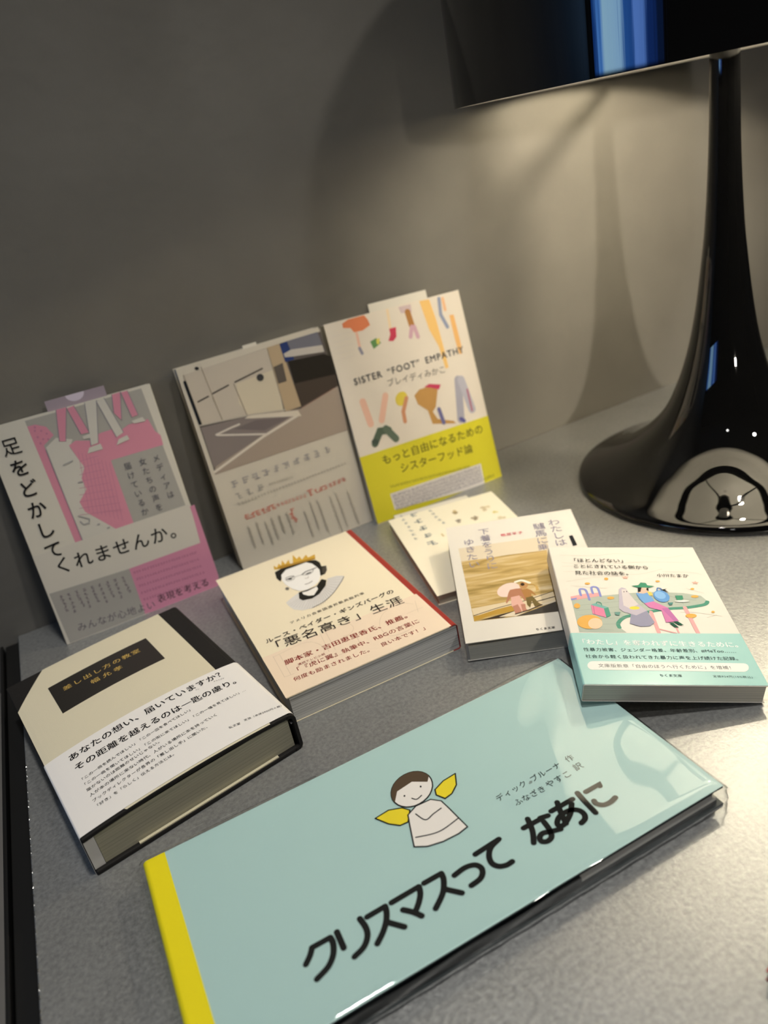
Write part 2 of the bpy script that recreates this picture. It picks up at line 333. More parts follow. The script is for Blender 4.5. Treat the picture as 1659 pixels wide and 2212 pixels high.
   ('S','#cbb9a3',0.2,[(6.3,170.6),(13,171.2)]),
   ('S','#cbb9a3',0.2,[(6.8,143.1),(30.8,141.3),(39,149.2),(39.9,159.6),(32.9,165.4),(17.8,164.4)]),
   ('S','#cbb9a3',0.2,[(45,136.8),(42,163.6)]),
   ('S','#cbb9a3',0.2,[(49,137.7),(46.4,164.9)]),
   ('S','#cbb9a3',0.2,[(49.4,136.8),(63.9,137.3),(67.9,146),(63.8,152.7),(54.3,154.6)]),
   ('S','#cbb9a3',0.2,[(57.6,152.5),(64.1,157.9),(63,169.1),(55.5,172.3),(43.6,171.8)]),
   ('S','#cbb9a3',0.2,[(115.9,149.8),(107.5,142.5),(92.6,146),(83.7,159.4),(84.2,174.7),(96.6,177.7),(110,171.4)]),
   ('S','#cbb9a3',0.2,[(106.5,157.9),(119.5,158.4)]),
   ('S','#cbb9a3',0.2,[(118.8,146.7),(113.8,161.6)]),
   ('T','#8c2a22','脚本家・吉田恵里香氏、推薦。',(11.3,158.1),(109,163.3),6.8,0.022),
   ('T','#8c2a22','連続テレビ小説',(18.5,164.6),(38.8,165.1),2.8,0),
   ('T','#8c2a22','「『虎に翼』執筆中、RBGの言葉に',(12.5,171.2),(109.1,174.5),6,0.008),
   ('T','#8c2a22','何度も励まされました。\u3000良い本です！」',(10.2,179.6),(111.2,185.1),5.2,0.008),
  ],
 },
 'hardcover':{
  'title_label':[
   ('P','#26241f',[(23.7,31),(98.4,30.1),(98.4,69.9),(23.7,72.9)]),
  ],
  'gold_lettering':[
   ('T','#c4a458','差し出し方の教室',(31.4,46.1),(89.2,45.8),6.6,0.006),
   ('T','#c4a458','幅允孝',(48.7,56.8),(72.1,57),6.6,0.006),
  ],
  'band_lettering':[
   ('T','#1d1c1d','あなたの想い、届いていますか？',(13.3,124.8),(123,122.6),7.2,0.012),
   ('T','#1d1c1d','その距離を越えるのは一匙の慮り。',(13.6,136.4),(127.3,137.4),7,0.014),
   ('T','#1d1c1d','おもんぱか',(111.7,125.3),(118.9,126.7),1.4,0),
   ('T','#1d1c1d','さじ',(98.5,125.2),(101.2,125.8),1.4,0),
   ('T','#1d1c1d','「この一冊を読んでほしい」「この一皿を食べてほしい」',(13.1,148.1),(89.4,142.6),2.9,0.004),
   ('T','#1d1c1d','「この一曲を聞いてほしい」「この街に来てほしい」「この一幅を見てほしい」…',(12.9,153.6),(123.6,149.7),2.9,0.004),
   ('T','#1d1c1d','届かないのは距離のせいじゃない。',(13.9,159.4),(63.1,156),3,0.004),
   ('T','#1d1c1d','人が本の場所に来ない時代、人がいる場所に本を持っていく',(13.9,165.1),(98.9,159.9),3.1,0.004),
   ('T','#1d1c1d','ブックディレクターが各界の「差し出し手」に聞いた、',(13.8,170.8),(90.7,166.3),3,0.004),
   ('T','#1d1c1d','「好き」を「らしく」伝える方法とは。',(13.5,176.4),(65.4,173.2),2.8,0.004),
   ('T','#1d1c1d','弘文堂',(98.1,177.2),(105.5,178.3),2.4,0),
   ('T','#1d1c1d','定価（本体2900円＋税）',(108.3,177.6),(134.2,181.3),2.2,0),
  ],
 },
 'picture_book':{
  'cover_lettering':[
   ('S','#1c1c1b',3,[(55.8,104.2),(58.9,101.3),(61,98.4)]),
   ('L','#1c1c1b',3,[(61,98.2),(70.1,98.3)]),
   ('S','#1c1c1b',3,[(70.2,98.4),(70.2,101.9),(68.1,106.9),(64,110.9),(57.6,113.4)]),
   ('L','#1c1c1b',3,[(73.9,97.5),(73.5,106.6)]),
   ('S','#1c1c1b',3,[(85.8,97.4),(86.3,103),(85.1,107.5),(81.5,111.3),(76,113.2)]),
   ('L','#1c1c1b',3,[(89.1,98.5),(98.7,98.3)]),
   ('S','#1c1c1b',3,[(98.7,98.4),(97.9,101.5),(95.6,105.7),(91.9,109.8),(87.4,113.3)]),
   ('L','#1c1c1b',3,[(96.1,106.5),(101.5,112.9)]),
   ('L','#1c1c1b',3,[(102.1,98.3),(117,98)]),
   ('S','#1c1c1b',3,[(117.1,98.2),(115.8,101.9),(112.8,105.8),(109.6,108.7)]),
   ('S','#1c1c1b',3,[(105,104.8),(108.4,108.6),(110.8,112.5)]),
   ('L','#1c1c1b',3,[(120.1,97.8),(129.7,97.8)]),
   ('S','#1c1c1b',3,[(129.7,98),(128.9,101.5),(126.2,106.1),(123.1,109.2),(118.1,112.8)]),
   ('L','#1c1c1b',3,[(127,106.6),(132.4,112.7)]),
   ('S','#1c1c1b',3,[(134.4,102.4),(140.7,101.6),(145.4,102.9),(147.2,105.8),(146.3,108.9),(143.4,111.1),(138.2,111.8)]),
   ('L','#1c1c1b',3,[(149.1,97.9),(163.5,97)]),
   ('S','#1c1c1b',3,[(163.2,97.1),(157.6,98.9),(154,102.7),(152.9,107),(154.7,110.3),(158.1,111.8),(161.4,111.7)]),
   ('L','#1c1c1b',3,[(177.3,98.5),(187.2,98.8)]),
   ('S','#1c1c1b',3,[(182.3,95),(179.9,102.5),(176.2,108.7)]),
   ('L','#1c1c1b',3,[(187.7,98.2),(191.8,99.2)]),
   ('S','#1c1c1b',3,[(187.8,101.1),(187.2,106.3),(185.5,110.6),(182.4,111.8),(179.9,110.3),(180.5,107.7),(183.2,106.6),(187.2,108.1),(191.8,109.6)]),
   ('L','#1c1c1b',3,[(194.8,97.9),(208.3,97.9)]),
   ('S','#1c1c1b',3,[(200.7,95),(198.4,100.8),(196,108.4)]),
   ('S','#1c1c1b',3,[(206,100.1),(201.7,104.6),(195.6,108.1),(192.6,108),(192.7,105.6),(196.4,103),(202.1,102.7),(206,105.1),(206.9,108.7),(205.3,111.5),(202.3,112.5)]),
   ('S','#1c1c1b',3,[(212.8,96.2),(212.3,102.8),(212,111.5)]),
   ('L','#1c1c1b',3,[(216.7,98.1),(225.3,98.1),(224.9,99.2)]),
   ('S','#1c1c1b',3,[(216.2,105.2),(216,107.3),(218.2,109.9),(222,110.6),(226.1,109.7)]),
   ('T','#3d423f','ディック',(176.4,77.1),(196.1,76.5),4.8,0),
   ('L','#8a9a96',0.8,[(196.9,76.1),(198.1,76.3)]),
   ('L','#8a9a96',0.8,[(197.6,75.4),(198.7,75.6)]),
   ('T','#3d423f','ブルーナ',(198.6,76.6),(218.1,76.7),4.8,0),
   ('T','#5e635f','作',(222.1,76.3),(227.2,76.5),5,0),
   ('T','#3d423f','ふなざき',(182.4,85),(201.7,85.3),4.7,0),
   ('T','#3d423f','やすこ',(202.9,84.9),(218.9,84.9),5.2,0),
   ('T','#5e635f','訳',(221.8,83.9),(227.3,84.1),5.4,0),
  ],
  'cover_illustration':[
   ('P','#f2dc2c',[(117.5,48),(125.9,47.2),(132.7,50.2),(135.4,54.1),(130.9,60.5),(126.4,60.1),(121.8,55.5)]),
   ('L','#1c1c1b',0.75,[(117.5,48),(125.9,47.2),(132.7,50.2),(135.4,54.1),(130.9,60.5),(126.4,60.1),(121.8,55.5),(117.5,48)]),
   ('P','#f2dc2c',[(168.4,46.1),(164.7,53.6),(159.5,57.5),(154.8,58.3),(152.1,53.3),(153.4,49.6),(160.2,46.8)]),
   ('L','#1c1c1b',0.75,[(168.4,46.1),(164.7,53.6),(159.5,57.5),(154.8,58.3),(152.1,53.3),(153.4,49.6),(160.2,46.8),(168.4,46.1)]),
   ('P','#f4ede6',[(139.2,53.6),(148,54.2),(152.2,58.5),(153.1,65.3),(154.7,81.4),(148.8,82.5),(139.8,82.1),(131.8,80.1),(126.1,76.4),(130.5,63.3),(133,56.4)]),
   ('L','#1c1c1b',0.75,[(139.2,53.6),(148,54.2),(152.2,58.5),(153.1,65.3),(154.7,81.4),(148.8,82.5),(139.8,82.1),(131.8,80.1),(126.1,76.4),(130.5,63.3),(133,56.4),(139.2,53.6)]),
   ('P','#f4ede6',[(155.5,41.4),(154.8,44.1),(153.6,46.6),(151.8,48.8),(149.7,50.7),(147.2,52.1),(144.5,53),(141.8,53.3),(139.2,53.1),(136.8,52.3),(134.7,51),(133,49.2),(131.8,47.1),(131.1,44.6),(131,42.1),(131.6,39.4),(132.7,36.9),(134.4,34.5),(136.5,32.5),(139,31),(141.7,30),(144.5,29.6),(147.3,29.8),(149.9,30.6),(152.1,32),(153.8,33.9),(155,36.2),(155.6,38.7)]),
   ('L','#1c1c1b',0.75,[(155.5,41.4),(154.8,44.1),(153.6,46.6),(151.8,48.8),(149.7,50.7),(147.2,52.1),(144.5,53),(141.8,53.3),(139.2,53.1),(136.8,52.3),(134.7,51),(133,49.2),(131.8,47.1),(131.1,44.6),(131,42.1),(131.6,39.4),(132.7,36.9),(134.4,34.5),(136.5,32.5),(139,31),(141.7,30),(144.5,29.6),(147.3,29.8),(149.9,30.6),(152.1,32),(153.8,33.9),(155,36.2),(155.6,38.7),(155.5,41.4)]),
   ('P','#5b4a38',[(131.1,44.6),(131,42.1),(131.6,39.4),(132.7,36.9),(134.4,34.5),(136.5,32.5),(139,31),(141.7,30),(144.5,29.6),(147.3,29.8),(149.9,30.6),(152.1,32),(153.8,33.9),(155,36.2),(155.6,38.7),(152.8,42.2),(145.7,36.9),(135.7,38.3)]),
   ('P','#1c1c1b',[(138,43.9),(137.7,44.2),(137.3,44.3),(137.1,44.1),(137,43.7),(137.1,43.3),(137.4,43),(137.7,42.9),(138,43.1),(138.1,43.5)]),
   ('P','#1c1c1b',[(148.4,43.4),(148.2,43.7),(147.8,43.7),(147.5,43.5),(147.4,43.1),(147.6,42.7),(147.8,42.4),(148.2,42.3),(148.5,42.5),(148.6,42.9)]),
   ('S','#1c1c1b',0.7,[(140.1,47.5),(141.9,49.7),(145.4,48.9)]),
   ('S','#1c1c1b',0.7,[(136.7,58.3),(139.1,64.8),(144.4,63.8),(149.7,62.9)]),
   ('S','#1c1c1b',0.7,[(129.5,71.8),(141.2,75.6),(154,73.9)]),
  ],
 },
 'bunko_dolls':{
  'cover_photograph':[
   ('P','#d8cab0',[(7.2,33.2),(77.8,34.3),(67.1,128.4),(8.5,126.2)]),
   ('P','WOOD',[(7.4,51.5),(23.6,52.5),(44.4,52.1),(74,53.5),(67.1,128.4),(8.5,126.2)]),
   ('P','#d8c6a4',[(8.5,111.6),(31.8,109.8),(68,105.6),(67.7,116.5),(46.3,123.1),(9.1,119.8)]),
   ('L','#4c4030',0.7,[(8.9,119.8),(26.6,115),(48.5,111),(68.4,105.2)]),
   ('P','#b48d35',[(8.9,121.1),(26.4,116.3),(40.1,114.1),(38.9,121.4),(22.2,122),(8.6,125.8)]),
   ('P','#3b3128',[(12.8,125.9),(26.5,122.9),(39,120.6),(39.3,122),(29.2,126.6)]),
   ('P','#d9cbb2',[(26.2,125.1),(41.3,120.2),(67.9,115.7),(67.8,117.5),(52.2,121),(38,126.9)]),
   ('P','#45413c',[(37.9,127.1),(67.7,117.2),(67.1,128.4)]),
   ('L','#30281f',0.8,[(48.2,115.5),(67.9,111.6)]),
   ('P','#e6cdc0',[(46,93.8),(45.6,96.4),(44.4,98.9),(42.6,101.1),(40.3,102.8),(37.7,103.9),(35,104.2),(32.6,103.8),(30.7,102.6),(29.4,100.8),(28.9,98.5),(29.2,96),(30.3,93.5),(32.1,91.2),(34.5,89.4),(37.1,88.3),(39.8,88),(42.3,88.4),(44.2,89.7),(45.5,91.5)]),
   ('P','#b0785a',[(36.8,99.8),(38.5,96.5),(42.6,96),(47.1,96.6),(47.7,102.5),(47.8,110),(46.7,111.5),(44.9,105.6),(42.6,105.9),(37.6,105.7),(33.8,111.7),(33.3,110.6)]),
   ('P','#d9a99a',[(37.7,105.2),(44,104.4),(45.1,113),(46.1,115),(44.6,121.9),(41,121.9),(41.4,116.6),(38.4,121.3),(36.7,114.6)]),
   ('P','#b57c66',[(37.3,115.7),(41.2,114.3),(42.6,122.3),(41.8,123.8),(37.8,124.7)]),
   ('P','#b57c66',[(43.3,114.8),(46.4,115.1),(46,120.4),(47,122.4),(43.1,122.8)]),
   ('P','#b98a55',[(52.1,94),(51.7,95.3),(51.1,96.3),(50.3,97.1),(49.3,97.5),(48.4,97.4),(47.5,97),(46.7,96.2),(46.2,95.1),(46,93.9),(46,92.5),(46.4,91.3),(47.1,90.2),(47.9,89.5),(48.8,89.1),(49.8,89.1),(50.7,89.5),(51.5,90.3),(52,91.4),(52.2,92.7)]),
   ('P','#3b2d22',[(49.9,92.5),(49.7,93.1),(49.4,93.5),(49,93.9),(48.6,94),(48.1,94),(47.7,93.8),(47.3,93.5),(47.1,93),(47,92.4),(47,91.8),(47.2,91.2),(47.4,90.8),(47.8,90.4),(48.3,90.3),(48.7,90.3),(49.2,90.5),(49.5,90.9),(49.8,91.4),(49.9,91.9)]),
   ('S','#efe6d2',2.2,[(43.9,88.1),(48.7,87.3),(53.7,91.5)]),
   ('P','#a8773f',[(46.2,98.3),(50.8,98),(53.7,101.1),(55.7,106.8),(55.1,107.3),(52.6,103.7),(52.3,108.3),(57.1,118.5),(54.1,119.6),(51.7,111.8),(49.3,118.5),(47.8,111.8)]),
   ('P','#6b5a2c',[(48.1,108.2),(53,107.5),(55.8,116.4),(57.9,118.7),(52.4,119.7),(51.5,112.7),(49,120.2),(47.5,116.3)]),
   ('S','#b8924c',0.9,[(51.8,92.5),(56.5,95.1),(58.2,101.3)]),
   ('P','#c9a45c',[(57,95.3),(58.6,96.1),(58.8,101),(56.6,102.3)]),
   ('L','#4b3a2a',1,[(37.8,124.7),(47.5,122.5),(57.6,118.7)]),
  ],
  'cover_lettering':[
   ('V','#8d8798','わたしは',(87.2,16.3),(86.4,46),10,0),
   ('V','#8d8798','驢馬に',(74.7,18.9),(73.3,39.5),10,0),
   ('V','#8d8798','乗',(72.1,48.8),(71.8,52.5),9,0),
   ('V','#8d8798','下着をうりに',(30.2,14.5),(30.1,63.5),9.5,0),
   ('V','#8d8798','ゆきたい',(16.3,26.8),(16.7,58.2),9.5,0),
   ('T','#d4606c','鴨居羊子',(42.5,25.7),(60.5,26.1),4.4,0.01),
   ('P','#26282b',[(94.4,39.1),(97.3,38.8),(97.7,52.9),(94.5,53.4)]),
   ('T','#1d1c1d','ちくま文庫',(48.3,145.1),(61.4,145.6),2.6,0.008),
  ],
 },
 'bunko_pool':{
  'cover_illustration':[
   ('S','#c2bcae',0.25,[(6.6,10.2),(30.5,11.2),(51.1,8.4),(79.6,14),(95.4,10.3)]),
   ('S','#c2bcae',0.25,[(7.1,20.3),(36.4,22.1),(64.4,19.4),(96.5,20.3)]),
   ('S','#c2bcae',0.25,[(6.4,24.8),(47.8,23.9),(66.8,25.7)]),
   ('S','#c2bcae',0.25,[(6.3,31.8),(28.8,30.9),(54.9,35.2),(75.9,28.3)]),
   ('S','#c2bcae',0.25,[(6.4,43.8),(27.4,38.7),(46.9,36.9)]),
   ('S','#c2bcae',0.25,[(8.5,48.8),(32.4,52)]),
   ('S','#c2bcae',0.25,[(75,31.8),(93.9,32.6),(100.8,35.2)]),
   ('S','#c2bcae',0.25,[(85.6,51.8),(95.9,57.4)]),
   ('S','#c2bcae',0.25,[(74.5,78.3),(85,79),(99.7,82.6)]),
   ('S','#c2bcae',0.25,[(89.6,84.1),(96.7,81.1)]),
   ('P','#a9b2a5',[(6.5,65.2),(27.8,60.4),(46.7,57.3),(64.7,56),(81.9,57.2),(92.9,60.2),(95.4,66.1),(92.2,69.6),(79.5,73.1),(67.6,74.3),(54.4,77.8),(42.7,81.3),(36.7,84.1),(32.1,89.7),(31.8,94),(35.3,99.6),(5.9,99.3)]),
   ('S','#3f8a73',2.6,[(95.2,66.9),(92,70.2),(79.4,73.5),(67.4,74.9),(54.3,78.2),(42.6,81.8),(36.5,84.7),(32.1,90.2),(31.9,94.6)]),
   ('L','#8f998e',0.25,[(7.5,71.7),(59.3,63.3)]),
   ('L','#8f998e',0.25,[(8,76.9),(52.8,70.4)]),
   ('L','#8f998e',0.25,[(8.6,82),(46.3,77.3)]),
   ('L','#8f998e',0.25,[(9,87),(40,84.1)]),
   ('L','#8f998e',0.25,[(9.5,92),(33.9,90.8)]),
   ('L','#8f998e',0.25,[(10,96.8),(27.8,97.3)]),
   ('L','#8f998e',0.25,[(60.5,58.4),(88.6,65.5)]),
   ('L','#8f998e',0.25,[(69,58.4),(83.7,67.9)]),
   ('L','#8f998e',0.25,[(77.4,58.4),(78.9,70.3)]),
   ('P','#e3a0a0',[(6.4,61.6),(15.4,58.6),(27.8,56.7),(25.5,61),(10,65.2),(6.5,65.2)]),
   ('P','#8088c4',[(6.3,64),(10.4,62.8),(10.1,64.6),(6.4,65.8)]),
   ('S','#8088c4',1.6,[(18.4,65.2),(18.1,54.9),(16.4,52.7),(13.9,53.7),(13.6,60.4)]),
   ('S','#8088c4',1.6,[(26.5,61.2),(26.4,52.4),(24.7,50.2),(22.2,51.4),(22,58)]),
   ('L','#e3a0a0',2.4,[(55.6,78.4),(55.3,99.7)]),
   ('L','#e3a0a0',2.6,[(78.7,73.5),(79.4,100.9)]),
   ('L','#e3a0a0',1,[(55.9,95.8),(65.9,100.2)]),
   ('L','#e3a0a0',1,[(67.4,94.9),(67.6,100.2)]),
   ('P','#dba54a',[(22.3,46.4),(22.1,46.8),(21.8,47.2),(21.3,47.4),(20.7,47.6),(20.1,47.7),(19.6,47.6),(19.1,47.4),(18.7,47.2),(18.5,46.8),(18.5,46.4),(18.7,46),(19,45.7),(19.5,45.4),(20,45.2),(20.6,45.1),(21.2,45.2),(21.7,45.4),(22,45.7),(22.2,46)]),
   ('P','#dba54a',[(35.8,40.8),(35.6,41.3),(35.3,41.7),(34.9,42),(34.5,42.2),(34,42.3),(33.6,42.2),(33.2,42),(33,41.7),(32.8,41.3),(32.9,40.8),(33,40.3),(33.3,39.9),(33.7,39.5),(34.2,39.3),(34.6,39.2),(35.1,39.3),(35.4,39.5),(35.7,39.9),(35.8,40.3)]),
   ('P','#dba54a',[(70.2,43.7),(70.1,44),(69.8,44.3),(69.4,44.5),(68.9,44.6),(68.4,44.7),(67.9,44.6),(67.5,44.5),(67.2,44.3),(67,44),(67,43.7),(67.2,43.4),(67.5,43.1),(67.9,42.8),(68.4,42.7),(68.9,42.6),(69.4,42.7),(69.8,42.8),(70.1,43.1),(70.2,43.4)]),
   ('P','#dba54a',[(90.8,52.6),(90.7,53),(90.4,53.3),(90,53.5),(89.6,53.7),(89.2,53.7),(88.8,53.7),(88.5,53.5),(88.3,53.3),(88.2,53),(88.3,52.6),(88.4,52.3),(88.7,52),(89.1,51.7),(89.5,51.6),(89.9,51.5),(90.2,51.6),(90.6,51.7),(90.8,52),(90.9,52.3)]),
   ('P','#dba54a',[(35.2,63.1),(35,63.6),(34.6,64),(34,64.4),(33.3,64.6),(32.5,64.7),(31.8,64.6),(31.2,64.4),(30.7,64),(30.5,63.6),(30.4,63.1),(30.7,62.6),(31.1,62.2),(31.7,61.9),(32.4,61.6),(33.1,61.5),(33.9,61.6),(34.5,61.8),(34.9,62.2),(35.2,62.6)]),
   ('P','#dba54a',[(91,61.4),(90.8,61.8),(90.3,62.2),(89.7,62.5),(88.9,62.7),(88.1,62.8),(87.4,62.7),(86.7,62.5),(86.3,62.2),(86,61.8),(86,61.4),(86.3,60.9),(86.8,60.5),(87.4,60.2),(88.2,60),(89,59.9),(89.7,60),(90.4,60.2),(90.8,60.5),(91.1,60.9)]),
   ('P','#dba54a',[(96.4,78.2),(96.2,78.6),(96,78.9),(95.6,79.1),(95.3,79.3),(94.9,79.3),(94.6,79.3),(94.4,79.1),(94.2,78.9),(94.2,78.6),(94.2,78.2),(94.4,77.9),(94.6,77.5),(94.9,77.3),(95.3,77.1),(95.7,77.1),(96,77.1),(96.2,77.3),(96.4,77.5),(96.4,77.9)]),
   ('P','#dba54a',[(83.7,82.4),(83.3,83.1),(82.6,83.7),(81.7,84.2),(80.6,84.6),(79.4,84.7),(78.3,84.6),(77.4,84.3),(76.8,83.8),(76.4,83.2),(76.4,82.5),(76.8,81.8),(77.5,81.1),(78.5,80.6),(79.6,80.3),(80.7,80.2),(81.8,80.3),(82.7,80.6),(83.4,81.1),(83.7,81.7)]),
   ('P','#dba54a',[(11.1,72),(10.9,72.9),(10.5,73.7),(9.9,74.3),(9.3,74.7),(8.6,74.8),(8,74.7),(7.5,74.3),(7.1,73.7),(6.9,72.9),(7,72.1),(7.2,71.2),(7.7,70.4),(8.2,69.8),(8.9,69.4),(9.5,69.2),(10.2,69.4),(10.7,69.8),(11,70.4),(11.2,71.2)]),
   ('P','#dba54a',[(22,89.2),(21.2,91.4),(19.7,93.4),(17.6,95),(15.3,96),(12.8,96.4),(10.4,96.1),(8.4,95.1),(6.9,93.5),(6.1,91.5),(6.1,89.3),(6.9,87),(8.4,85),(10.4,83.3),(12.8,82.2),(15.4,81.9),(17.8,82.2),(19.9,83.3),(21.3,84.9),(22.1,86.9)]),
   ('P','#e6c3a0',[(22,90.8),(21.5,92.6),(20.5,94.1),(19.3,95.4),(17.8,96.2),(16.4,96.5),(15.1,96.2),(13.9,95.4),(13.2,94.2),(12.8,92.6),(12.9,90.9),(13.4,89.1),(14.4,87.5),(15.6,86.2),(17.1,85.4),(18.5,85.1),(19.9,85.4),(21,86.2),(21.8,87.5),(22.1,89.1)]),
   ('P','#dfae9c',[(48.1,37),(48.5,38.5),(50.4,38.5),(48.7,39.5),(48.9,41),(47.4,40.1),(45.6,41),(46.5,39.5),(45.2,38.5),(47.1,38.5)]),
   ('P','#dfae9c',[(94.2,43.2),(94.5,44.7),(96.3,44.7),(94.6,45.7),(94.7,47.1),(93.3,46.3),(91.5,47.1),(92.4,45.7),(91.2,44.7),(93.1,44.7)]),
   ('P','#d77a9c',[(18.2,71.1),(25.9,75.1),(25.7,84.7),(17.7,80.6)]),
   ('P','#3f8f79',[(25.9,75.1),(29.1,73.7),(29,82.5),(25.7,84.7)]),
   ('P','#6ea7a0',[(18.2,71.1),(21.5,69.1),(29.1,73.7),(25.9,75.1)]),
   ('S','#3f8f79',0.6,[(22.1,69.9),(22.9,67.9),(25.1,68.7),(25.2,71.6)]),
   ('L','#b35f80',0.4,[(19.6,72.2),(19,81.4)]),
   ('P','#8d8ca3',[(42.3,80.2),(53.2,77.3),(55.2,89.5),(51.3,93.4),(45.1,93.9),(39.2,90.7)]),
   ('P','#b6aebb',[(40.1,53.6),(42.4,51.1),(45,52.4),(46,57.3),(48.5,68),(53.2,77.3),(45.2,82.4),(37.9,78.5),(35.7,75.1)]),
   ('P','#cfc6c4',[(41.9,53.6),(44.8,53),(46.2,59.7),(49.3,70.4),(42.7,75),(39.4,71.6)]),
   ('P','#e3cf3f',[(49.3,74.4),(49,75),(48.4,75.4),(47.6,75.8),(46.6,76.1),(45.6,76.2),(44.6,76.1),(43.7,75.8),(43.1,75.5),(42.7,75),(42.7,74.5),(43,73.9),(43.5,73.4),(44.3,73),(45.3,72.8),(46.4,72.7),(47.4,72.8),(48.2,73),(48.9,73.4),(49.2,73.9)]),
   ('P','#1d1c1d',[(43.4,56.3),(43.2,56.7),(42.9,56.9),(42.7,56.7),(42.7,56.3),(42.9,55.9),(43.2,55.7),(43.4,55.9)]),
   ('P','#1d1c1d',[(45.2,56.1),(45,56.5),(44.7,56.7),(44.5,56.5),(44.5,56.1),(44.7,55.6),(45,55.4),(45.2,55.6)]),
   ('P','#c973a6',[(53.4,69.2),(59.8,67),(67.6,74.3),(70.8,88.4),(62.2,89.5),(62.7,77.2),(55.4,73.8)]),
   ('P','#b566a0',[(63.3,74.9),(67.6,74.3),(70.8,88.4),(67.7,88.9)]),
   ('P','#6b9ed2',[(50.6,57.9),(58.2,56.6),(60.4,64.4),(60.5,67),(53.7,69.2),(51.4,64.5)]),
   ('L','#4d7fb5',0.4,[(51.1,59.7),(52.6,68)]),
   ('P','#e0b59f',[(52.2,57.9),(54.6,53.6),(58.2,53.6),(59.6,56.6),(55.6,58.5)]),
   ('P','#1f2422',[(53.5,51.1),(55.9,51.1),(53.9,56.6),(52.2,56.6)]),
   ('P','#1f2422',[(58.6,51.7),(60.1,52.3),(59.9,54.8),(58.6,54.2)]),
   ('P','#e0b59f',[(55.7,51.7),(59.4,51.7),(57.7,55.4),(55.6,55.4)]),
   ('P','#2f8766',[(49.2,49.6),(54.4,48.6),(56.6,45.5),(60,46.1),(60.4,48.8),(65.1,49.8),(60,51.8),(53.7,51.4)]),
   ('P','#e8c35a',[(58.3,56),(61,56.6),(61.3,60.3),(58.8,61.1)]),
   ('P','#5a93cc',[(71,64.7),(70,66.3),(68.6,67.5),(67,68),(65.4,68),(63.9,67.3),(62.7,66),(61.8,64.3),(61.5,62.2),(61.6,60.1),(62.2,58.2),(63.3,56.5),(64.7,55.3),(66.3,54.7),(67.9,54.8),(69.4,55.5),(70.6,56.8),(71.5,58.6),(71.8,60.6),(71.7,62.7)]),
   ('P','#7fb0dc',[(69.1,62.5),(68.4,63.6),(67.4,64.3),(66.4,64.6),(65.3,64.6),(64.2,64.1),(63.4,63.2),(62.8,62),(62.5,60.7),(62.6,59.3),(63,58),(63.7,56.9),(64.6,56.1),(65.7,55.8),(66.8,55.8),(67.8,56.4),(68.7,57.3),(69.3,58.4),(69.6,59.8),(69.5,61.2)]),
   ('S','#4a78b0',0.9,[(65.2,55.4),(66.4,52.1),(68.4,52.6),(68.5,54.8)]),
   ('P','#1f2422',[(67.6,54.2),(72.5,52.9),(70.8,54.1),(72.8,57.2),(69.2,54.8)]),
   ('P','#2f8766',[(75.7,60.8),(80.6,60.6),(80.2,64.4),(77.9,66.7),(75.7,65.8)]),
   ('P','#e5e2d8',[(83.3,67),(83,67.3),(82.2,67.6),(81.1,67.8),(79.7,68),(78.2,68),(76.7,68),(75.4,67.8),(74.4,67.6),(73.8,67.3),(73.6,67),(74,66.7),(74.7,66.4),(75.9,66.1),(77.3,66),(78.8,65.9),(80.3,66),(81.6,66.1),(82.6,66.3),(83.2,66.6)]),
   ('P','#3f7f78',[(68.9,68.5),(72.5,68.5),(71,71.1),(69.2,71.1)]),
   ('P','#5f8f85',[(32,79.1),(35.8,79.1),(34.3,82.5),(32,82.1)]),
   ('P','#1f5542',[(64.1,90),(66.6,90.3),(69,95.1),(66.2,94.3)]),
   ('P','#1f5542',[(67,88.9),(69.8,88.6),(72.6,92.7),(69.5,92.2)]),
  ],
  'title_lettering':[
   ('T','#1d1c1d','「ほとんどない」',(12.9,19.8),(53.5,20.9),5,0.008),
   ('T','#1d1c1d','ことにされている側から',(13.7,27.3),(66.4,29.3),4.7,0.008),
   ('T','#1d1c1d','見た社会の話を。',(13.7,35.8),(53.6,36.9),4.9,0.008),
   ('T','#1d1c1d','小川たまか',(69.6,38.6),(91.2,39.3),4.2,0.008),
  ],
  'band_lettering':[
   ('T','#eef2ee','「わたし」を奪われずに生きるために。',(2.7,111.5),(103,114),5.5,0.014),
   ('T','#33403f','性暴力被害、ジェンダー格差、年齢差別、#MeToo……',(5.3,118.1),(96.7,119.1),3.6,0.008),
   ('T','#33403f','社会から軽く扱われてきた暴力に声を上げ続けた記録。',(5.4,124.5),(97.6,126),3.6,0.008),
   ('P','#efece4',[(9.1,127.4),(7.8,127.7),(6.6,128.6),(5.7,129.8),(5.2,131.3),(5.2,132.8),(5.7,134),(6.5,134.9),(7.6,135.1),(94.6,136.2),(95.9,135.9),(97.2,135.1),(98.3,133.9),(99,132.4),(99.3,131),(99.1,129.7),(98.3,128.9),(97.3,128.6)]),
   ('T','#33403f','文庫版新章「自由のほうへ行くために」を増補！',(11.4,132.8),(90.8,134.1),3.5,0),
   ('T','#33403f','ちくま文庫',(45.2,140.7),(58.3,141),2.6,0.006),
   ('T','#33403f','定価924円(10%税込)',(75.8,141.1),(98.3,141.6),2.2,0),
  ],
 },
 'bunko_cream':{
  'cover_print':[
   ('M','#8f9596',(13.9,-1.7),(12.8,49.5),7,5),
   ('M','#7d878c',(25,3),(23.1,65.6),5,10),
   ('M','#8f9596',(41,4.6),(42.9,35.1),5,5),
   ('P','#c9b184',[(61.3,20.6),(60,21.5),(59,22.8),(58,20.2),(57.7,18.8),(58.6,18),(60,16),(61.1,16.6),(61.8,19.6)]),
   ('P','#a08f6c',[(61,24.5),(60.3,25.2),(58.2,25.9),(57.4,23.7),(57,22.3),(56.9,20.2),(58.5,20.6),(60.1,20.7),(61.3,22.2)]),
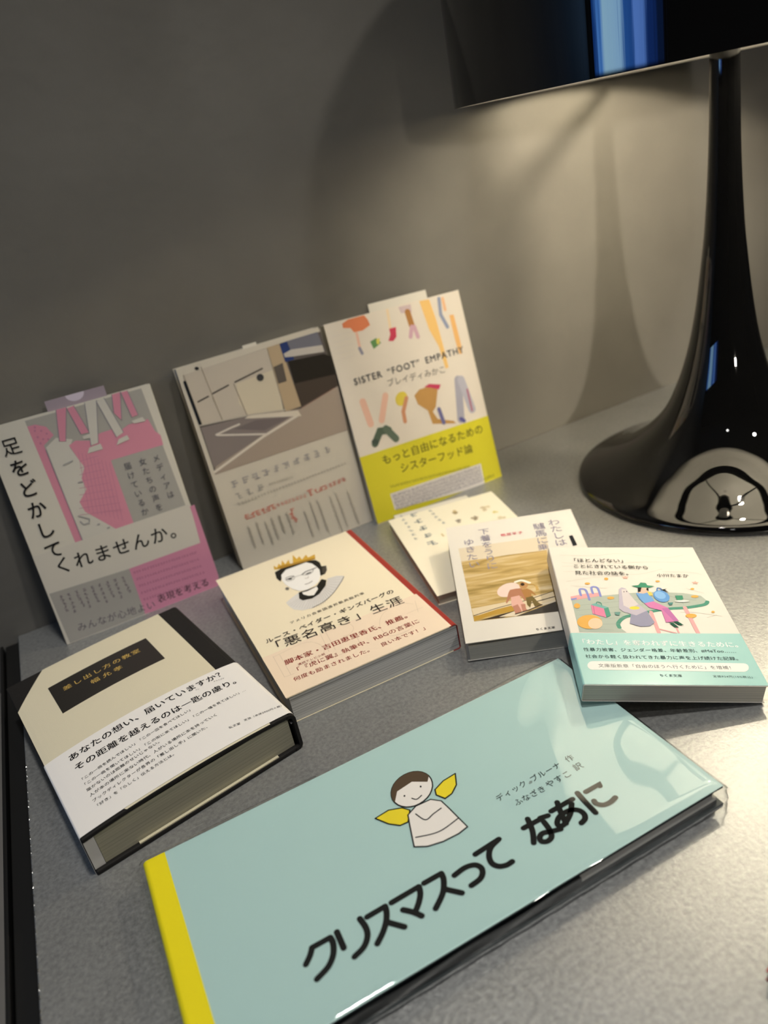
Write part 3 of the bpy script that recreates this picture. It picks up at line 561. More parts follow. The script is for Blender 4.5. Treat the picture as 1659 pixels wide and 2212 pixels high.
   ('P','#a08f6c',[(62.1,23.6),(60.7,24.2),(60,23.8),(58.7,24.1),(58.4,22.1),(58.7,20.3),(59.4,19.8),(61,20.7),(62.1,22.1)]),
   ('P','#a79d8a',[(57.5,43.3),(57.4,44.3),(55.7,44),(54.3,43.7),(54.6,42.1),(55.2,40.8),(56.3,39.8),(57.5,39.6),(58.3,41.4)]),
   ('P','#8d8478',[(57.9,40.4),(56.1,41.6),(55,41.8),(54.5,39.7),(54,38.3),(54.6,36.8),(55.3,37.4),(56.3,37.5),(57.7,38.7)]),
   ('P','#8d8478',[(59.4,40.1),(57.8,40),(56.8,40.1),(55.7,39.1),(55.9,38.6),(56.2,36.5),(57.2,36.2),(58.1,36.8),(59.4,38.4)]),
   ('P','#b3a68c',[(70,42.8),(69.3,44.8),(68.5,44.5),(67.9,43.2),(67.5,41.8),(68.1,40.2),(68.8,40.6),(70.2,40),(71.3,42.1)]),
   ('P','#988b75',[(73.2,46.8),(72,47.1),(70.2,48.4),(68.9,47.2),(69.4,45.2),(69.4,43.1),(70.7,42.6),(72.4,43),(72.9,44.1)]),
   ('P','#988b75',[(74.9,43.8),(73.7,44),(72.4,43.8),(70.5,43.5),(71.3,41.9),(71.1,40.1),(72.6,38.7),(73.2,41.1),(74.6,42.6)]),
   ('P','#d8c9a6',[(91.2,30.6),(90,32),(88.4,31),(86.8,29.9),(85.7,28.1),(87.2,26.5),(88.6,27),(90.1,26.4),(91.4,28.3)]),
   ('P','#cdbd9c',[(87,29.8),(84.6,30.9),(84.3,29.9),(82.7,29.3),(81.9,27.1),(83.4,26),(83.7,25.6),(85.9,25.2),(87.2,27.7)]),
   ('P','#cdbd9c',[(87,34.2),(86.1,35.1),(83.5,36.1),(82.5,34.8),(82.7,32.7),(83.4,30.9),(84.3,29.8),(86.3,29.1),(86.7,32.8)]),
   ('P','#e2d89b',[(92,43.7),(91.5,44.1),(90.1,45.1),(89.6,44.2),(88.9,42.3),(89.7,41.2),(91.1,40.4),(91.9,40.7),(92.2,41.9)]),
   ('P','#dccf84',[(93.3,44.9),(92.9,45.8),(91.9,45.3),(91.3,44.7),(90.5,43.4),(90.7,42.5),(91.9,42.4),(92.7,43.2),(93.6,43.2)]),
   ('P','#dccf84',[(91.3,43.7),(90.6,44),(89.7,45.3),(88.8,44.3),(88.5,42.2),(89.2,41.6),(90.4,40.5),(91.4,40.8),(91.4,42.2)]),
   ('P','#d6c79c',[(36.3,59.2),(35.5,60),(34.9,59.9),(34.1,59.3),(34.3,58.2),(34.6,57.4),(35,56.4),(35.8,57.4),(36.4,58.5)]),
   ('P','#cbb98a',[(36.2,56.1),(36,57.1),(35,57.5),(34.6,56),(34.6,55.8),(34.3,54.1),(35.2,54.3),(35.8,54.7),(36.4,54.8)]),
   ('P','#cbb98a',[(36.4,59.4),(36,60.5),(35.3,60.6),(34.7,59.7),(34.3,58.4),(34.8,58),(35.6,58.1),(36.1,58.2),(36.6,58)]),
   ('P','#d9cfb4',[(91.8,57.9),(90.5,59.6),(89.3,59.4),(88.2,58.2),(87.8,56.1),(88.6,55),(89.6,54),(90.7,55.3),(92,56.7)]),
   ('P','#d5c9a8',[(92.9,57.2),(91.4,57.8),(89.8,58.7),(89.2,58),(89.5,55.4),(89.2,53.3),(90.9,53.3),(92.1,53.3),(92.5,54.5)]),
   ('P','#d5c9a8',[(95.3,59),(93.5,60.1),(92.5,60),(91.7,59.2),(90.8,56.6),(91.8,55.3),(92.6,55.8),(94.1,56.1),(95.4,57)]),
  ],
 },
}

# ------------------------------------------------------------------ materials
def lin(h):
    h = h.lstrip('#')
    if len(h) == 3:
        h = ''.join(c * 2 for c in h)
    f = lambda c: c / 12.92 if c <= 0.04045 else ((c + 0.055) / 1.055) ** 2.4
    return tuple(f(int(h[i:i + 2], 16) / 255) for i in (0, 2, 4)) + (1.0,)

MATS = {}
def mat(name, color='#808080', rough=0.6, metal=0.0, spec=0.4, coat=0.0, coat_rough=0.05, bump=0.0, bump_scale=300.0, vary=0.0):
    """Plain principled material with a fine grain in colour and relief."""
    if name in MATS:
        return MATS[name]
    m = bpy.data.materials.new(name)
    m.use_nodes = True
    nt = m.node_tree
    b = nt.nodes['Principled BSDF']
    c = lin(color) if isinstance(color, str) else tuple(color) + (1.0,)
    b.inputs['Base Color'].default_value = c
    b.inputs['Roughness'].default_value = rough
    b.inputs['Metallic'].default_value = metal
    b.inputs['Specular IOR Level'].default_value = spec
    b.inputs['Coat Weight'].default_value = coat
    b.inputs['Coat Roughness'].default_value = coat_rough
    if bump or vary:
        tc = nt.nodes.new('ShaderNodeTexCoord')
        n = nt.nodes.new('ShaderNodeTexNoise')
        n.inputs['Scale'].default_value = bump_scale
        n.inputs['Detail'].default_value = 4
        nt.links.new(tc.outputs['Object'], n.inputs['Vector'])
        if vary:
            mx = nt.nodes.new('ShaderNodeMix')
            mx.data_type = 'RGBA'
            mx.inputs['A'].default_value = tuple(x * (1 - vary) for x in c[:3]) + (1,)
            mx.inputs['B'].default_value = tuple(min(1, x * (1 + vary)) for x in c[:3]) + (1,)
            nt.links.new(n.outputs['Fac'], mx.inputs['Factor'])
            nt.links.new(mx.outputs['Result'], b.inputs['Base Color'])
        if bump:
            bp = nt.nodes.new('ShaderNodeBump')
            bp.inputs['Strength'].default_value = bump
            bp.inputs['Distance'].default_value = 0.0004
            nt.links.new(n.outputs['Fac'], bp.inputs['Height'])
            nt.links.new(bp.outputs['Normal'], b.inputs['Normal'])
    MATS[name] = m
    return m

def ink(col, rough=0.5):
    if col == 'WOOD':
        return wood_print()
    return mat('ink ' + col.lstrip('#'), col, rough, spec=0.3 if sum(lin(col)[:3]) > 0.25 else 0.08)

def wood_print():
    if 'wood print' in MATS:
        return MATS['wood print']
    m = mat('wood print', '#b99c5c', 0.45)
    nt = m.node_tree
    b = nt.nodes['Principled BSDF']
    tc = nt.nodes.new('ShaderNodeTexCoord')
    mp = nt.nodes.new('ShaderNodeMapping')
    mp.inputs['Rotation'].default_value = (0, 0, R(6))
    mp.inputs['Scale'].default_value = (16, 120, 1)
    n = nt.nodes.new('ShaderNodeTexNoise')
    n.inputs['Scale'].default_value = 1.0
    n.inputs['Detail'].default_value = 5
    n.inputs['Distortion'].default_value = 1.2
    cr_ = nt.nodes.new('ShaderNodeValToRGB')
    e = cr_.color_ramp.elements
    e[0].position, e[0].color = 0.30, lin('#8d7434')
    e[1].position, e[1].color = 0.72, lin('#dcc9a0')
    mid = e.new(0.5)
    mid.color = lin('#bfa163')
    nt.links.new(tc.outputs['Object'], mp.inputs['Vector'])
    nt.links.new(mp.outputs['Vector'], n.inputs['Vector'])
    nt.links.new(n.outputs['Fac'], cr_.inputs['Fac'])
    nt.links.new(cr_.outputs['Color'], b.inputs['Base Color'])
    return m

def paged(name, color, axis_scale, dark=0.72, rough=0.8):
    """Paper edge: thin leaves seen as fine lines along the thickness of the block."""
    if name in MATS:
        return MATS[name]
    m = mat(name, color, rough, spec=0.2)
    nt = m.node_tree
    b = nt.nodes['Principled BSDF']
    tc = nt.nodes.new('ShaderNodeTexCoord')
    mp = nt.nodes.new('ShaderNodeMapping')
    mp.inputs['Scale'].default_value = (3, 3, axis_scale)
    n = nt.nodes.new('ShaderNodeTexNoise')
    n.inputs['Scale'].default_value = 1.0
    n.inputs['Detail'].default_value = 3
    r = nt.nodes.new('ShaderNodeValToRGB')
    c = lin(color)
    r.color_ramp.elements[0].position = 0.36
    r.color_ramp.elements[0].color = tuple(x * dark for x in c[:3]) + (1,)
    r.color_ramp.elements[1].position = 0.56
    r.color_ramp.elements[1].color = c
    nt.links.new(tc.outputs['Object'], mp.inputs['Vector'])
    nt.links.new(mp.outputs['Vector'], n.inputs['Vector'])
    nt.links.new(n.outputs['Fac'], r.inputs['Fac'])
    nt.links.new(r.outputs['Color'], b.inputs['Base Color'])
    return m

def emit(name, color, strength):
    m = bpy.data.materials.new(name)
    m.use_nodes = True
    nt = m.node_tree
    nt.nodes.remove(nt.nodes['Principled BSDF'])
    e = nt.nodes.new('ShaderNodeEmission')
    e.inputs[0].default_value = lin(color)
    e.inputs[1].default_value = strength
    nt.links.new(e.outputs[0], nt.nodes['Material Output'].inputs[0])
    return m

# ------------------------------------------------------------------ objects
def link(name, me, mats=(), parent=None):
    for m in (mats if isinstance(mats, (list, tuple)) else [mats]):
        me.materials.append(m)
    o = bpy.data.objects.new(name, me)
    COL.objects.link(o)
    if parent is not None:
        o.parent = parent
    return o

def mesh(name, verts, faces, mats, parent=None, idx=None, smooth=False):
    me = bpy.data.meshes.new(name)
    me.from_pydata(verts, [], faces)
    if idx:
        me.polygons.foreach_set('material_index', idx)
    if smooth:
        me.polygons.foreach_set('use_smooth', [True] * len(me.polygons))
    me.update()
    return link(name, me, mats, parent)

def bevel(o, width, seg=2, angle=35):
    b = o.modifiers.new('bevel', 'BEVEL')
    b.width, b.segments, b.limit_method, b.angle_limit = width, seg, 'ANGLE', R(angle)
    return o

def tag(o, label=None, cat=None, group=None, kind=None):
    for k, v in (('label', label), ('category', cat), ('group', group), ('kind', kind)):
        if v:
            o[k] = v
    return o

def empty(name, mw, label, cat, group=None):
    o = bpy.data.objects.new(name, None)
    o.empty_display_size = 0.02
    COL.objects.link(o)
    o.matrix_world = mw
    return tag(o, label, cat, group)

def box(name, lo, hi, m, parent=None, bev=0.0):
    (a, b, c), (d, e, f) = lo, hi
    v = [(x, y, z) for x in (a, d) for y in (b, e) for z in (c, f)]
    fc = [(0, 1, 3, 2), (4, 6, 7, 5), (0, 4, 5, 1), (2, 3, 7, 6), (0, 2, 6, 4), (1, 5, 7, 3)]
    o = mesh(name, v, fc, m, parent)
    if bev:
        bevel(o, bev)
    return o

def lathe(name, prof, m, parent=None, n=96, closed=False):
    verts, faces = [], []
    for r, z in prof:
        for k in range(n):
            a = 2 * math.pi * k / n
            verts.append((r * math.cos(a), r * math.sin(a), z))
    L = len(prof)
    for i in range(L if closed else L - 1):
        j = (i + 1) % L
        for k in range(n):
            k2 = (k + 1) % n
            faces.append((i * n + k, i * n + k2, j * n + k2, j * n + k))
    o = mesh(name, verts, faces, m, parent, smooth=True)
    return o

def catmull(pts, k=8):
    if len(pts) < 3:
        return pts
    P = [pts[0]] + list(pts) + [pts[-1]]
    out = []
    for i in range(1, len(P) - 2):
        p0, p1, p2, p3 = P[i - 1], P[i], P[i + 1], P[i + 2]
        for s in range(k):
            t = s / k
            out.append(tuple(0.5 * (2 * p1[d] + (p2[d] - p0[d]) * t + (2 * p0[d] - 5 * p1[d] + 4 * p2[d] - p3[d]) * t * t + (-p0[d] + 3 * p1[d] - 3 * p2[d] + p3[d]) * t ** 3) for d in range(len(p1))))
    out.append(tuple(pts[-1]))
    return out

# ------------------------------------------------------------------ lettering: glyph outlines from Blender's built-in font
GLYPH = {}
def raw_text(s, bold):
    cu_ = bpy.data.curves.new('glyph', 'FONT')
    cu_.body = s
    cu_.size = 1.0
    cu_.resolution_u = 3
    cu_.offset = bold
    o = bpy.data.objects.new('glyph', cu_)
    COL.objects.link(o)
    bpy.context.view_layer.update()
    me = bpy.data.meshes.new_from_object(o.evaluated_get(bpy.context.evaluated_depsgraph_get()))
    vs = [(v.co.x, v.co.y) for v in me.vertices]
    fs = [tuple(p.vertices) for p in me.polygons]
    bpy.data.objects.remove(o)
    bpy.data.curves.remove(cu_)
    bpy.data.meshes.remove(me)
    return vs, fs

def wid(s):
    vs, _ = raw_text(s, 0)
    return max(v[0] for v in vs) - min(v[0] for v in vs)

EM = wid('\u7530\u7530') - wid('\u7530')          # advance of one full-width character at size 1
def glyph(ch, bold):
    k = (ch, bold)
    if k not in GLYPH:
        if ch in ' \u3000':
            GLYPH[k] = ([], [], 0.5 if ch == ' ' else 1.0)
        else:
            vs, fs = raw_text(ch, bold * EM if ord(ch) < 0x4e00 and ch != 'M' else 0.0)     # dense characters are printed twice instead of swelled
            vs = [(x / EM, y / EM) for x, y in vs]
            adv = 1.0 if ord(ch) > 0x2000 and ch not in '\u201c\u201d\u2026' else (wid('H' + ch + 'H') - wid('HH')) / EM
            GLYPH[k] = (vs, fs, adv)
    return GLYPH[k]

# ------------------------------------------------------------------ printed matter on a cover
class Sheet:
    """Collects flat printed shapes, in cover millimetres, as one mesh laid just over the cover surface."""
    def __init__(self, to_local, z0=0.06, dz=0.010):
        self.f, self.z, self.dz = to_local, z0, dz
        self.v, self.fc, self.ix, self.m = [], [], [], []
    def col(self, c):
        m = ink(c)
        if m not in self.m:
            self.m.append(m)
        return self.m.index(m)
    def add(self, pts, faces, c):
        b = len(self.v)
        self.v += [self.f(p[0], p[1], self.z) for p in pts]
        k = self.col(c)
        for f in faces:
            a = [pts[i] for i in f]
            area = sum(a[i][0] * a[(i + 1) % len(a)][1] - a[(i + 1) % len(a)][0] * a[i][1] for i in range(len(a)))
            f = [b + i for i in f]
            self.fc.append(f if area < 0 else f[::-1])
            self.ix.append(k)
    def poly(self, c, pts):
        self.add(pts, [tuple(t) for t in tessellate_polygon([[Vector((p[0], p[1], 0)) for p in pts]])], c)
        self.z += self.dz
    def line(self, c, w, pts):
        """One stroke: a mitred strip with round ends and no overlapping faces."""
        h = w / 2
        P = [pts[0]]
        for p in pts[1:]:
            if math.hypot(p[0] - P[-1][0], p[1] - P[-1][1]) > 1e-4:
                P.append(p)
        if len(P) < 2:
            return
        D = []
        for i in range(len(P) - 1):
            d = math.hypot(P[i + 1][0] - P[i][0], P[i + 1][1] - P[i][1])
            D.append(((P[i + 1][0] - P[i][0]) / d, (P[i + 1][1] - P[i][1]) / d))
        ring = []
        for i, p in enumerate(P):
            d0, d1 = D[max(0, i - 1)], D[min(len(D) - 1, i)]
            nx, ny = -(d0[1] + d1[1]), d0[0] + d1[0]
            n = math.hypot(nx, ny)
            nx, ny = (nx / n, ny / n) if n > 1e-6 else (-d1[1], d1[0])
            k = min(1.6, 1 / max(0.3, nx * -d1[1] + ny * d1[0])) * h
            ring += [(p[0] + nx * k, p[1] + ny * k), (p[0] - nx * k, p[1] - ny * k)]
        fs = [(2 * i, 2 * i + 2, 2 * i + 3, 2 * i + 1) for i in range(len(P) - 1)]
        n = 7 if w > 1 else 4
        for e, sgn in ((0, -1), (len(P) - 1, 1)):
            d = D[0] if e == 0 else D[-1]
            nx, ny = -d[1], d[0]
            cap = [(P[e][0] + h * (nx * math.cos(math.pi * k / n) + sgn * d[0] * math.sin(math.pi * k / n)),
                    P[e][1] + h * (ny * math.cos(math.pi * k / n) + sgn * d[1] * math.sin(math.pi * k / n))) for k in range(1, n)]
            base = len(ring)
            ring += cap
            fs.append(tuple([2 * e] + list(range(base, base + n - 1)) + [2 * e + 1]))
        self.add(ring, fs, c)
        self.z += self.dz * 0.6
    def text(self, c, s, a, b, size, bold):
        g = [glyph(ch, bold) for ch in s]
        L = math.hypot(b[0] - a[0], b[1] - a[1])
        dx, dy = (b[0] - a[0]) / L, (b[1] - a[1]) / L
        tot = sum(x[2] for x in g)
        size = size or L / tot
        gap, sx = 0.0, size
        if len(g) > 1:
            gap = (L - tot * size) / (len(g) - 1)
            if gap < -0.06 * size:
                gap, sx = 0.0, L / tot
        t = 0.0
        for i, (vs, fs, adv) in enumerate(g):
            twice = bold if bold > 0.005 and (s[i] >= '\u4e00' or s[i] == 'M') else 0.0
            for sh_ in ((-twice, twice) if twice else (0.0,)):
                if vs:
                    self.add([(a[0] + dx * (t + (x + sh_) * sx) + dy * (y + 0.06) * size, a[1] + dy * (t + (x + sh_) * sx) - dx * (y + 0.06) * size) for x, y in vs], fs, c)
                self.z += 0.008 if sh_ < 0 else (-0.008 if sh_ > 0 else 0)
            t += adv * sx + gap
    def vtext(self, c, s, a, b, size, bold):
        n = len(s)
        for i, ch in enumerate(s):
            k = i / (n - 1) if n > 1 else 0.0
            cx, cy = a[0] + (b[0] - a[0]) * k, a[1] + (b[1] - a[1]) * k
            vs, fs, adv = glyph(ch, bold)
            self.add([(cx + (x - 0.5) * size, cy - (y - 0.38) * size) for x, y in vs], fs, c)
    def marks(self, c, a, b, n, size):
        rnd = random.Random(int(a[0] * 10) * 7 + n)
        for i in range(n):
            k = i / (n - 1) if n > 1 else 0.0
            x, y = a[0] + (b[0] - a[0]) * k, a[1] + (b[1] - a[1]) * k
            for j in range(3):
                ox, oy = rnd.uniform(-.2, .2) * size, (j - 1) * 0.3 * size + rnd.uniform(-.05, .05) * size
                w, h = rnd.uniform(.35, .8) * size / 2, 0.13 * size / 2
                self.add([(x + ox - w, y + oy - h), (x + ox + w, y + oy - h), (x + ox + w, y + oy + h), (x + ox - w, y + oy + h)], [(0, 1, 2, 3)], c)
            w, h = 0.12 * size / 2, 0.8 * size / 2
            ox = rnd.uniform(-.25, .25) * size
            self.add([(x + ox - w, y - h), (x + ox + w, y - h), (x + ox + w, y + h), (x + ox - w, y + h)], [(0, 1, 2, 3)], c)

class Book:
    """A book lying in its cover frame. z is measured in mm from the top of the front cover, negative into the book."""
    def __init__(self, key, name, label, t=None, w=None, h=None):
        (ox, oy, oz), M, fw, fh, ft = FRAME[key]
        self.key, self.w, self.h, self.t = key, w or fw, h or fh, t or ft
        B = Matrix(M)
        off = B @ Vector((self.w / 2000, -self.h / 2000, -self.t / 1000))
        self.root = empty(name, Matrix.Translation(Vector((ox, oy, oz)) + off) @ B.to_4x4(), label, 'book')
        self.lift = lambda u, v: 0.0
    def p(self, u, v, z):
        return ((u - self.w / 2) / 1000, (self.h / 2 - v) / 1000, (z + self.t) / 1000)
    def slab(self, name, u0, u1, v0, v1, z0, z1, m, nu=1, nv=1, bev=0.0, parent=None, smooth=False, flip_mats=None):
        """Closed slab; z0 (bottom) and z1 (top) are numbers or functions of (u, v)."""
        f0 = z0 if callable(z0) else (lambda u, v: z0)
        f1 = z1 if callable(z1) else (lambda u, v: z1)
        vs, fs = [], []
        for f in (f1, f0):
            for j in range(nv + 1):
                for i in range(nu + 1):
                    u, v = u0 + (u1 - u0) * i / nu, v0 + (v1 - v0) * j / nv
                    vs.append(self.p(u, v, f(u, v)))
        N = (nu + 1) * (nv + 1)
        q = lambda i, j: j * (nu + 1) + i
        for j in range(nv):
            for i in range(nu):
                fs.append((q(i, j), q(i, j + 1), q(i + 1, j + 1), q(i + 1, j)))
                fs.append((N + q(i, j), N + q(i + 1, j), N + q(i + 1, j + 1), N + q(i, j + 1)))
        for i in range(nu):
            fs.append((q(i, 0), q(i + 1, 0), N + q(i + 1, 0), N + q(i, 0)))
            fs.append((q(i + 1, nv), q(i, nv), N + q(i, nv), N + q(i + 1, nv)))
        for j in range(nv):
            fs.append((q(0, j + 1), q(0, j), N + q(0, j), N + q(0, j + 1)))
            fs.append((q(nu, j), q(nu, j + 1), N + q(nu, j + 1), N + q(nu, j)))
        o = mesh(name, vs, fs, m, parent or self.root, smooth=smooth)
        if bev:
            bevel(o, bev / 1000)
        return o
    def prism(self, name, pts, z0, z1, m, parent=None, bev=0.0):
        """Outline in cover mm raised from z0 to z1."""
        n = len(pts)
        vs = [self.p(u, v, z1) for u, v in pts] + [self.p(u, v, z0) for u, v in pts]
        area = sum(pts[i][0] * pts[(i + 1) % n][1] - pts[(i + 1) % n][0] * pts[i][1] for i in range(n))
        k = list(range(n)) if area < 0 else list(range(n))[::-1]
        fs = [tuple(k), tuple(n + i for i in k[::-1])]
        for i in range(n):
            a, b = k[i], k[(i + 1) % n]
            fs.append((b, a, n + a, n + b))
        o = mesh(name, vs, fs, m, parent or self.root)
        if bev:
            bevel(o, bev / 1000)
        return o
    def profile(self, name, prof, v0, v1, m, thick=0.3, parent=None, closed=False, nv=1, lift=None):
        """Sheet bent along a (u, z) profile, running from v0 to v1."""
        n = len(prof)
        nor = []
        for i in range(n):
            a, b = prof[max(0, i - 1)], prof[min(n - 1, i + 1)]
            d = math.hypot(b[0] - a[0], b[1] - a[1]) or 1
            nor.append((-(b[1] - a[1]) / d, (b[0] - a[0]) / d))
        L = lift or (lambda u, v: 0.0)
        vs, fs = [], []
        for s in (0, 1):
            for j in range(nv + 1):
                v = v0 + (v1 - v0) * j / nv
                for (u, z), (nu_, nz) in zip(prof, nor):
                    vs.append(self.p(u - nu_ * thick * s, v, z - nz * thick * s + L(u, v)))
        q = lambda s, j, i: s * (nv + 1) * n + j * n + i
        for j in range(nv):
            for i in range(n - 1):
                fs.append((q(0, j, i), q(0, j + 1, i), q(0, j + 1, i + 1), q(0, j, i + 1)))
                fs.append((q(1, j, i), q(1, j, i + 1), q(1, j + 1, i + 1), q(1, j + 1, i)))
        for i in range(n - 1):
            fs.append((q(0, 0, i), q(0, 0, i + 1), q(1, 0, i + 1), q(1, 0, i)))
            fs.append((q(0, nv, i + 1), q(0, nv, i), q(1, nv, i), q(1, nv, i + 1)))
        for j in range(nv):
            fs.append((q(0, j + 1, 0), q(0, j, 0), q(1, j, 0), q(1, j + 1, 0)))
            fs.append((q(0, j, n - 1), q(0, j + 1, n - 1), q(1, j + 1, n - 1), q(1, j, n - 1)))
        return mesh(name, vs, fs, m, parent or self.root)
    def prints(self, only=None, z0=0.06, parent=None):
        made = []
        z = z0
        for name, items in PRINT[self.key].items():
            if only and name not in only:
                continue
            sh = Sheet(lambda u, v, zz: self.p(u, v, zz + self.lift(u, v)), z)
            for it in items:
                k = it[0]
                if k == 'P': sh.poly(it[1], it[2])
                elif k == 'L': sh.line(it[1], it[2], it[3])
                elif k == 'S': sh.line(it[1], it[2], catmull(it[3], 6))
                elif k == 'T': sh.text(*it[1:])
                elif k == 'V': sh.vtext(*it[1:])
                elif k == 'M': sh.marks(*it[1:])
            z = sh.z + 0.03
            made.append(mesh(name, sh.v, sh.fc, sh.m, parent or self.root, sh.ix))
        self.ztop = z
        return made

def arc(cx, cz, r, a0, a1, n=6):
    return [(cx + r * math.cos(R(a0 + (a1 - a0) * i / n)), cz + r * math.sin(R(a0 + (a1 - a0) * i / n))) for i in range(n + 1)]

def wrap(b, spine='R', r=1.2, z=0.0, t=None):
    """Profile of a paperback cover: front, round the spine, back."""
    t = t or b.t
    w = b.w
    if spine == 'R':
        return [(0, z)] + [(w * k / 6, z) for k in range(1, 6)] + arc(w - r, z - r, r, 90, 0) + arc(w - r, z - t + r, r, 0, -90) + [(0, z - t)]
    return [(0 + w, z - t)] + arc(r, z - t + r, r, 270, 180) + arc(r, z - r, r, 180, 90) + [(w * k / 6, z) for k in range(1, 6)] + [(w, z)]

# ------------------------------------------------------------------ the room
def concrete():
    m = mat('painted concrete', (0.150, 0.143, 0.128), 0.62, spec=0.3)
    nt = m.node_tree
    b = nt.nodes['Principled BSDF']
    tc = nt.nodes.new('ShaderNodeTexCoord')
    n1 = nt.nodes.new('ShaderNodeTexNoise'); n1.inputs['Scale'].default_value = 7; n1.inputs['Detail'].default_value = 6
    n2 = nt.nodes.new('ShaderNodeTexNoise'); n2.inputs['Scale'].default_value = 60; n2.inputs['Detail'].default_value = 5
    ramp = nt.nodes.new('ShaderNodeValToRGB')
    ramp.color_ramp.elements[0].position, ramp.color_ramp.elements[0].color = 0.32, (0.158, 0.148, 0.126, 1)
    ramp.color_ramp.elements[1].position, ramp.color_ramp.elements[1].color = 0.70, (0.202, 0.190, 0.163, 1)
    bp = nt.nodes.new('ShaderNodeBump'); bp.inputs['Strength'].default_value = 0.25; bp.inputs['Distance'].default_value = 0.002
    nt.links.new(tc.outputs['Object'], n1.inputs['Vector']); nt.links.new(tc.outputs['Object'], n2.inputs['Vector'])
    nt.links.new(n1.outputs['Fac'], ramp.inputs['Fac']); nt.links.new(ramp.outputs['Color'], b.inputs['Base Color'])
    nt.links.new(n2.outputs['Fac'], bp.inputs['Height']); nt.links.new(bp.outputs['Normal'], b.inputs['Normal'])
    return m

X0, X1, Y0, Z0, Z1 = -1.65, 2.6, -4.2, -0.75, 1.85
def struct(o):
    o['kind'] = 'structure'
    return o
struct(box('wall_back', (X0, 0.0, Z0), (X1, 0.1, Z1), concrete()))
plaster = mat('dim plaster', (0.20, 0.19, 0.18), 0.8, vary=0.08, bump_scale=9)
struct(box('wall_front', (X0, Y0 - 0.1, Z0), (X1, Y0, Z1), plaster))
struct(box('wall_right', (X1, Y0, Z0), (X1 + 0.1, 0.0, Z1), plaster))
struct(box('ceiling', (X0, Y0, Z1), (X1, 0.0, Z1 + 0.1), mat('dark ceiling', (0.16, 0.155, 0.15), 0.8, vary=0.05, bump_scale=6)))
struct(box('floor', (X0, Y0, Z0 - 0.1), (X1, 0.0, Z0), mat('dark floor', (0.09, 0.085, 0.08), 0.5, vary=0.15, bump_scale=14)))
# left wall with a tall window
wy0, wy1, wz0, wz1 = -1.20, -0.05, 0.33, 0.82
box_l = [((X0 - 0.1, Y0, Z0), (X0, wy0, Z1)), ((X0 - 0.1, wy1, Z0), (X0, 0.0, Z1)), ((X0 - 0.1, wy0, Z0), (X0, wy1, wz0)), ((X0 - 0.1, wy0, wz1), (X0, wy1, Z1))]
lv, lf = [], []
for (a, b_, c), (d, e, f) in box_l:
    k = len(lv)
    lv += [(x, y, z) for x in (a, d) for y in (b_, e) for z in (c, f)]
    lf += [tuple(k + i for i in q) for q in [(0, 1, 3, 2), (4, 6, 7, 5), (0, 4, 5, 1), (2, 3, 7, 6), (0, 2, 6, 4), (1, 5, 7, 3)]]
struct(mesh('wall_left', lv, lf, plaster))
win = struct(bpy.data.objects.new('window_1', None))
COL.objects.link(win)
win.location = (X0, (wy0 + wy1) / 2, wz0)
fm = mat('window frame', '#202226', 0.4)
hw = (wy1 - wy0) / 2
hh = wz1 - wz0
for lo, hi in [((-0.08, -hw, 0), (-0.02, -hw + 0.03, hh)), ((-0.08, hw - 0.03, 0), (-0.02, hw, hh)), ((-0.08, -hw, 0), (-0.02, hw, 0.03)), ((-0.08, -hw, hh - 0.03), (-0.02, hw, hh))]:
    box('window_frame', lo, hi, fm, win)
# daylight behind gathered blue sheers
def sky_pane():
    m = emit('daylight through sheers', '#5a9dff', WINDOW_STRENGTH)
    nt = m.node_tree
    e = [n for n in nt.nodes if n.type == 'EMISSION'][0]
    tc = nt.nodes.new('ShaderNodeTexCoord')
    mp = nt.nodes.new('ShaderNodeMapping'); mp.inputs['Scale'].default_value = (1, 26, 1.6)
    n = nt.nodes.new('ShaderNodeTexNoise'); n.inputs['Scale'].default_value = 1.3; n.inputs['Detail'].default_value = 3
    sx = nt.nodes.new('ShaderNodeSeparateXYZ')
    mr = nt.nodes.new('ShaderNodeMapRange')              # across the opening, wobbled by the folds
    mr.inputs['From Min'].default_value = hw; mr.inputs['From Max'].default_value = -hw
    ad = nt.nodes.new('ShaderNodeMath'); ad.operation = 'MULTIPLY_ADD'; ad.inputs[1].default_value = 0.16
    r = nt.nodes.new('ShaderNodeValToRGB')
    el = r.color_ramp.elements
    el[0].position, el[0].color = 0.0, (0.003, 0.012, 0.05, 1)
    el[1].position, el[1].color = 1.0, (0.003, 0.012, 0.05, 1)
    for p_, c_ in [(0.13, (0.01, 0.06, 0.28, 1)), (0.20, (0.09, 0.30, 0.85, 1)), (0.27, (0.42, 0.74, 1.0, 1)), (0.47, (0.36, 0.66, 1.0, 1)), (0.53, (0.03, 0.14, 0.5, 1)), (0.63, (0.02, 0.1, 0.4, 1)), (0.68, (0.14, 0.32, 0.9, 1)), (0.78, (0.12, 0.28, 0.8, 1)), (0.83, (0.008, 0.04, 0.2, 1)), (0.92, (0.006, 0.03, 0.16, 1))]:
        e_ = el.new(p_); e_.color = c_
    nt.links.new(tc.outputs['Object'], mp.inputs['Vector']); nt.links.new(mp.outputs['Vector'], n.inputs['Vector'])
    nt.links.new(tc.outputs['Object'], sx.inputs[0]); nt.links.new(sx.outputs['Y'], mr.inputs['Value'])
    nt.links.new(n.outputs['Fac'], ad.inputs[0]); nt.links.new(mr.outputs['Result'], ad.inputs[2])
    nt.links.new(ad.outputs[0], r.inputs['Fac']); nt.links.new(r.outputs['Color'], e.inputs[0])
    return m
box('window_pane', (-0.075, -hw + 0.03, 0.03), (-0.07, hw - 0.03, hh - 0.03), sky_pane(), win)

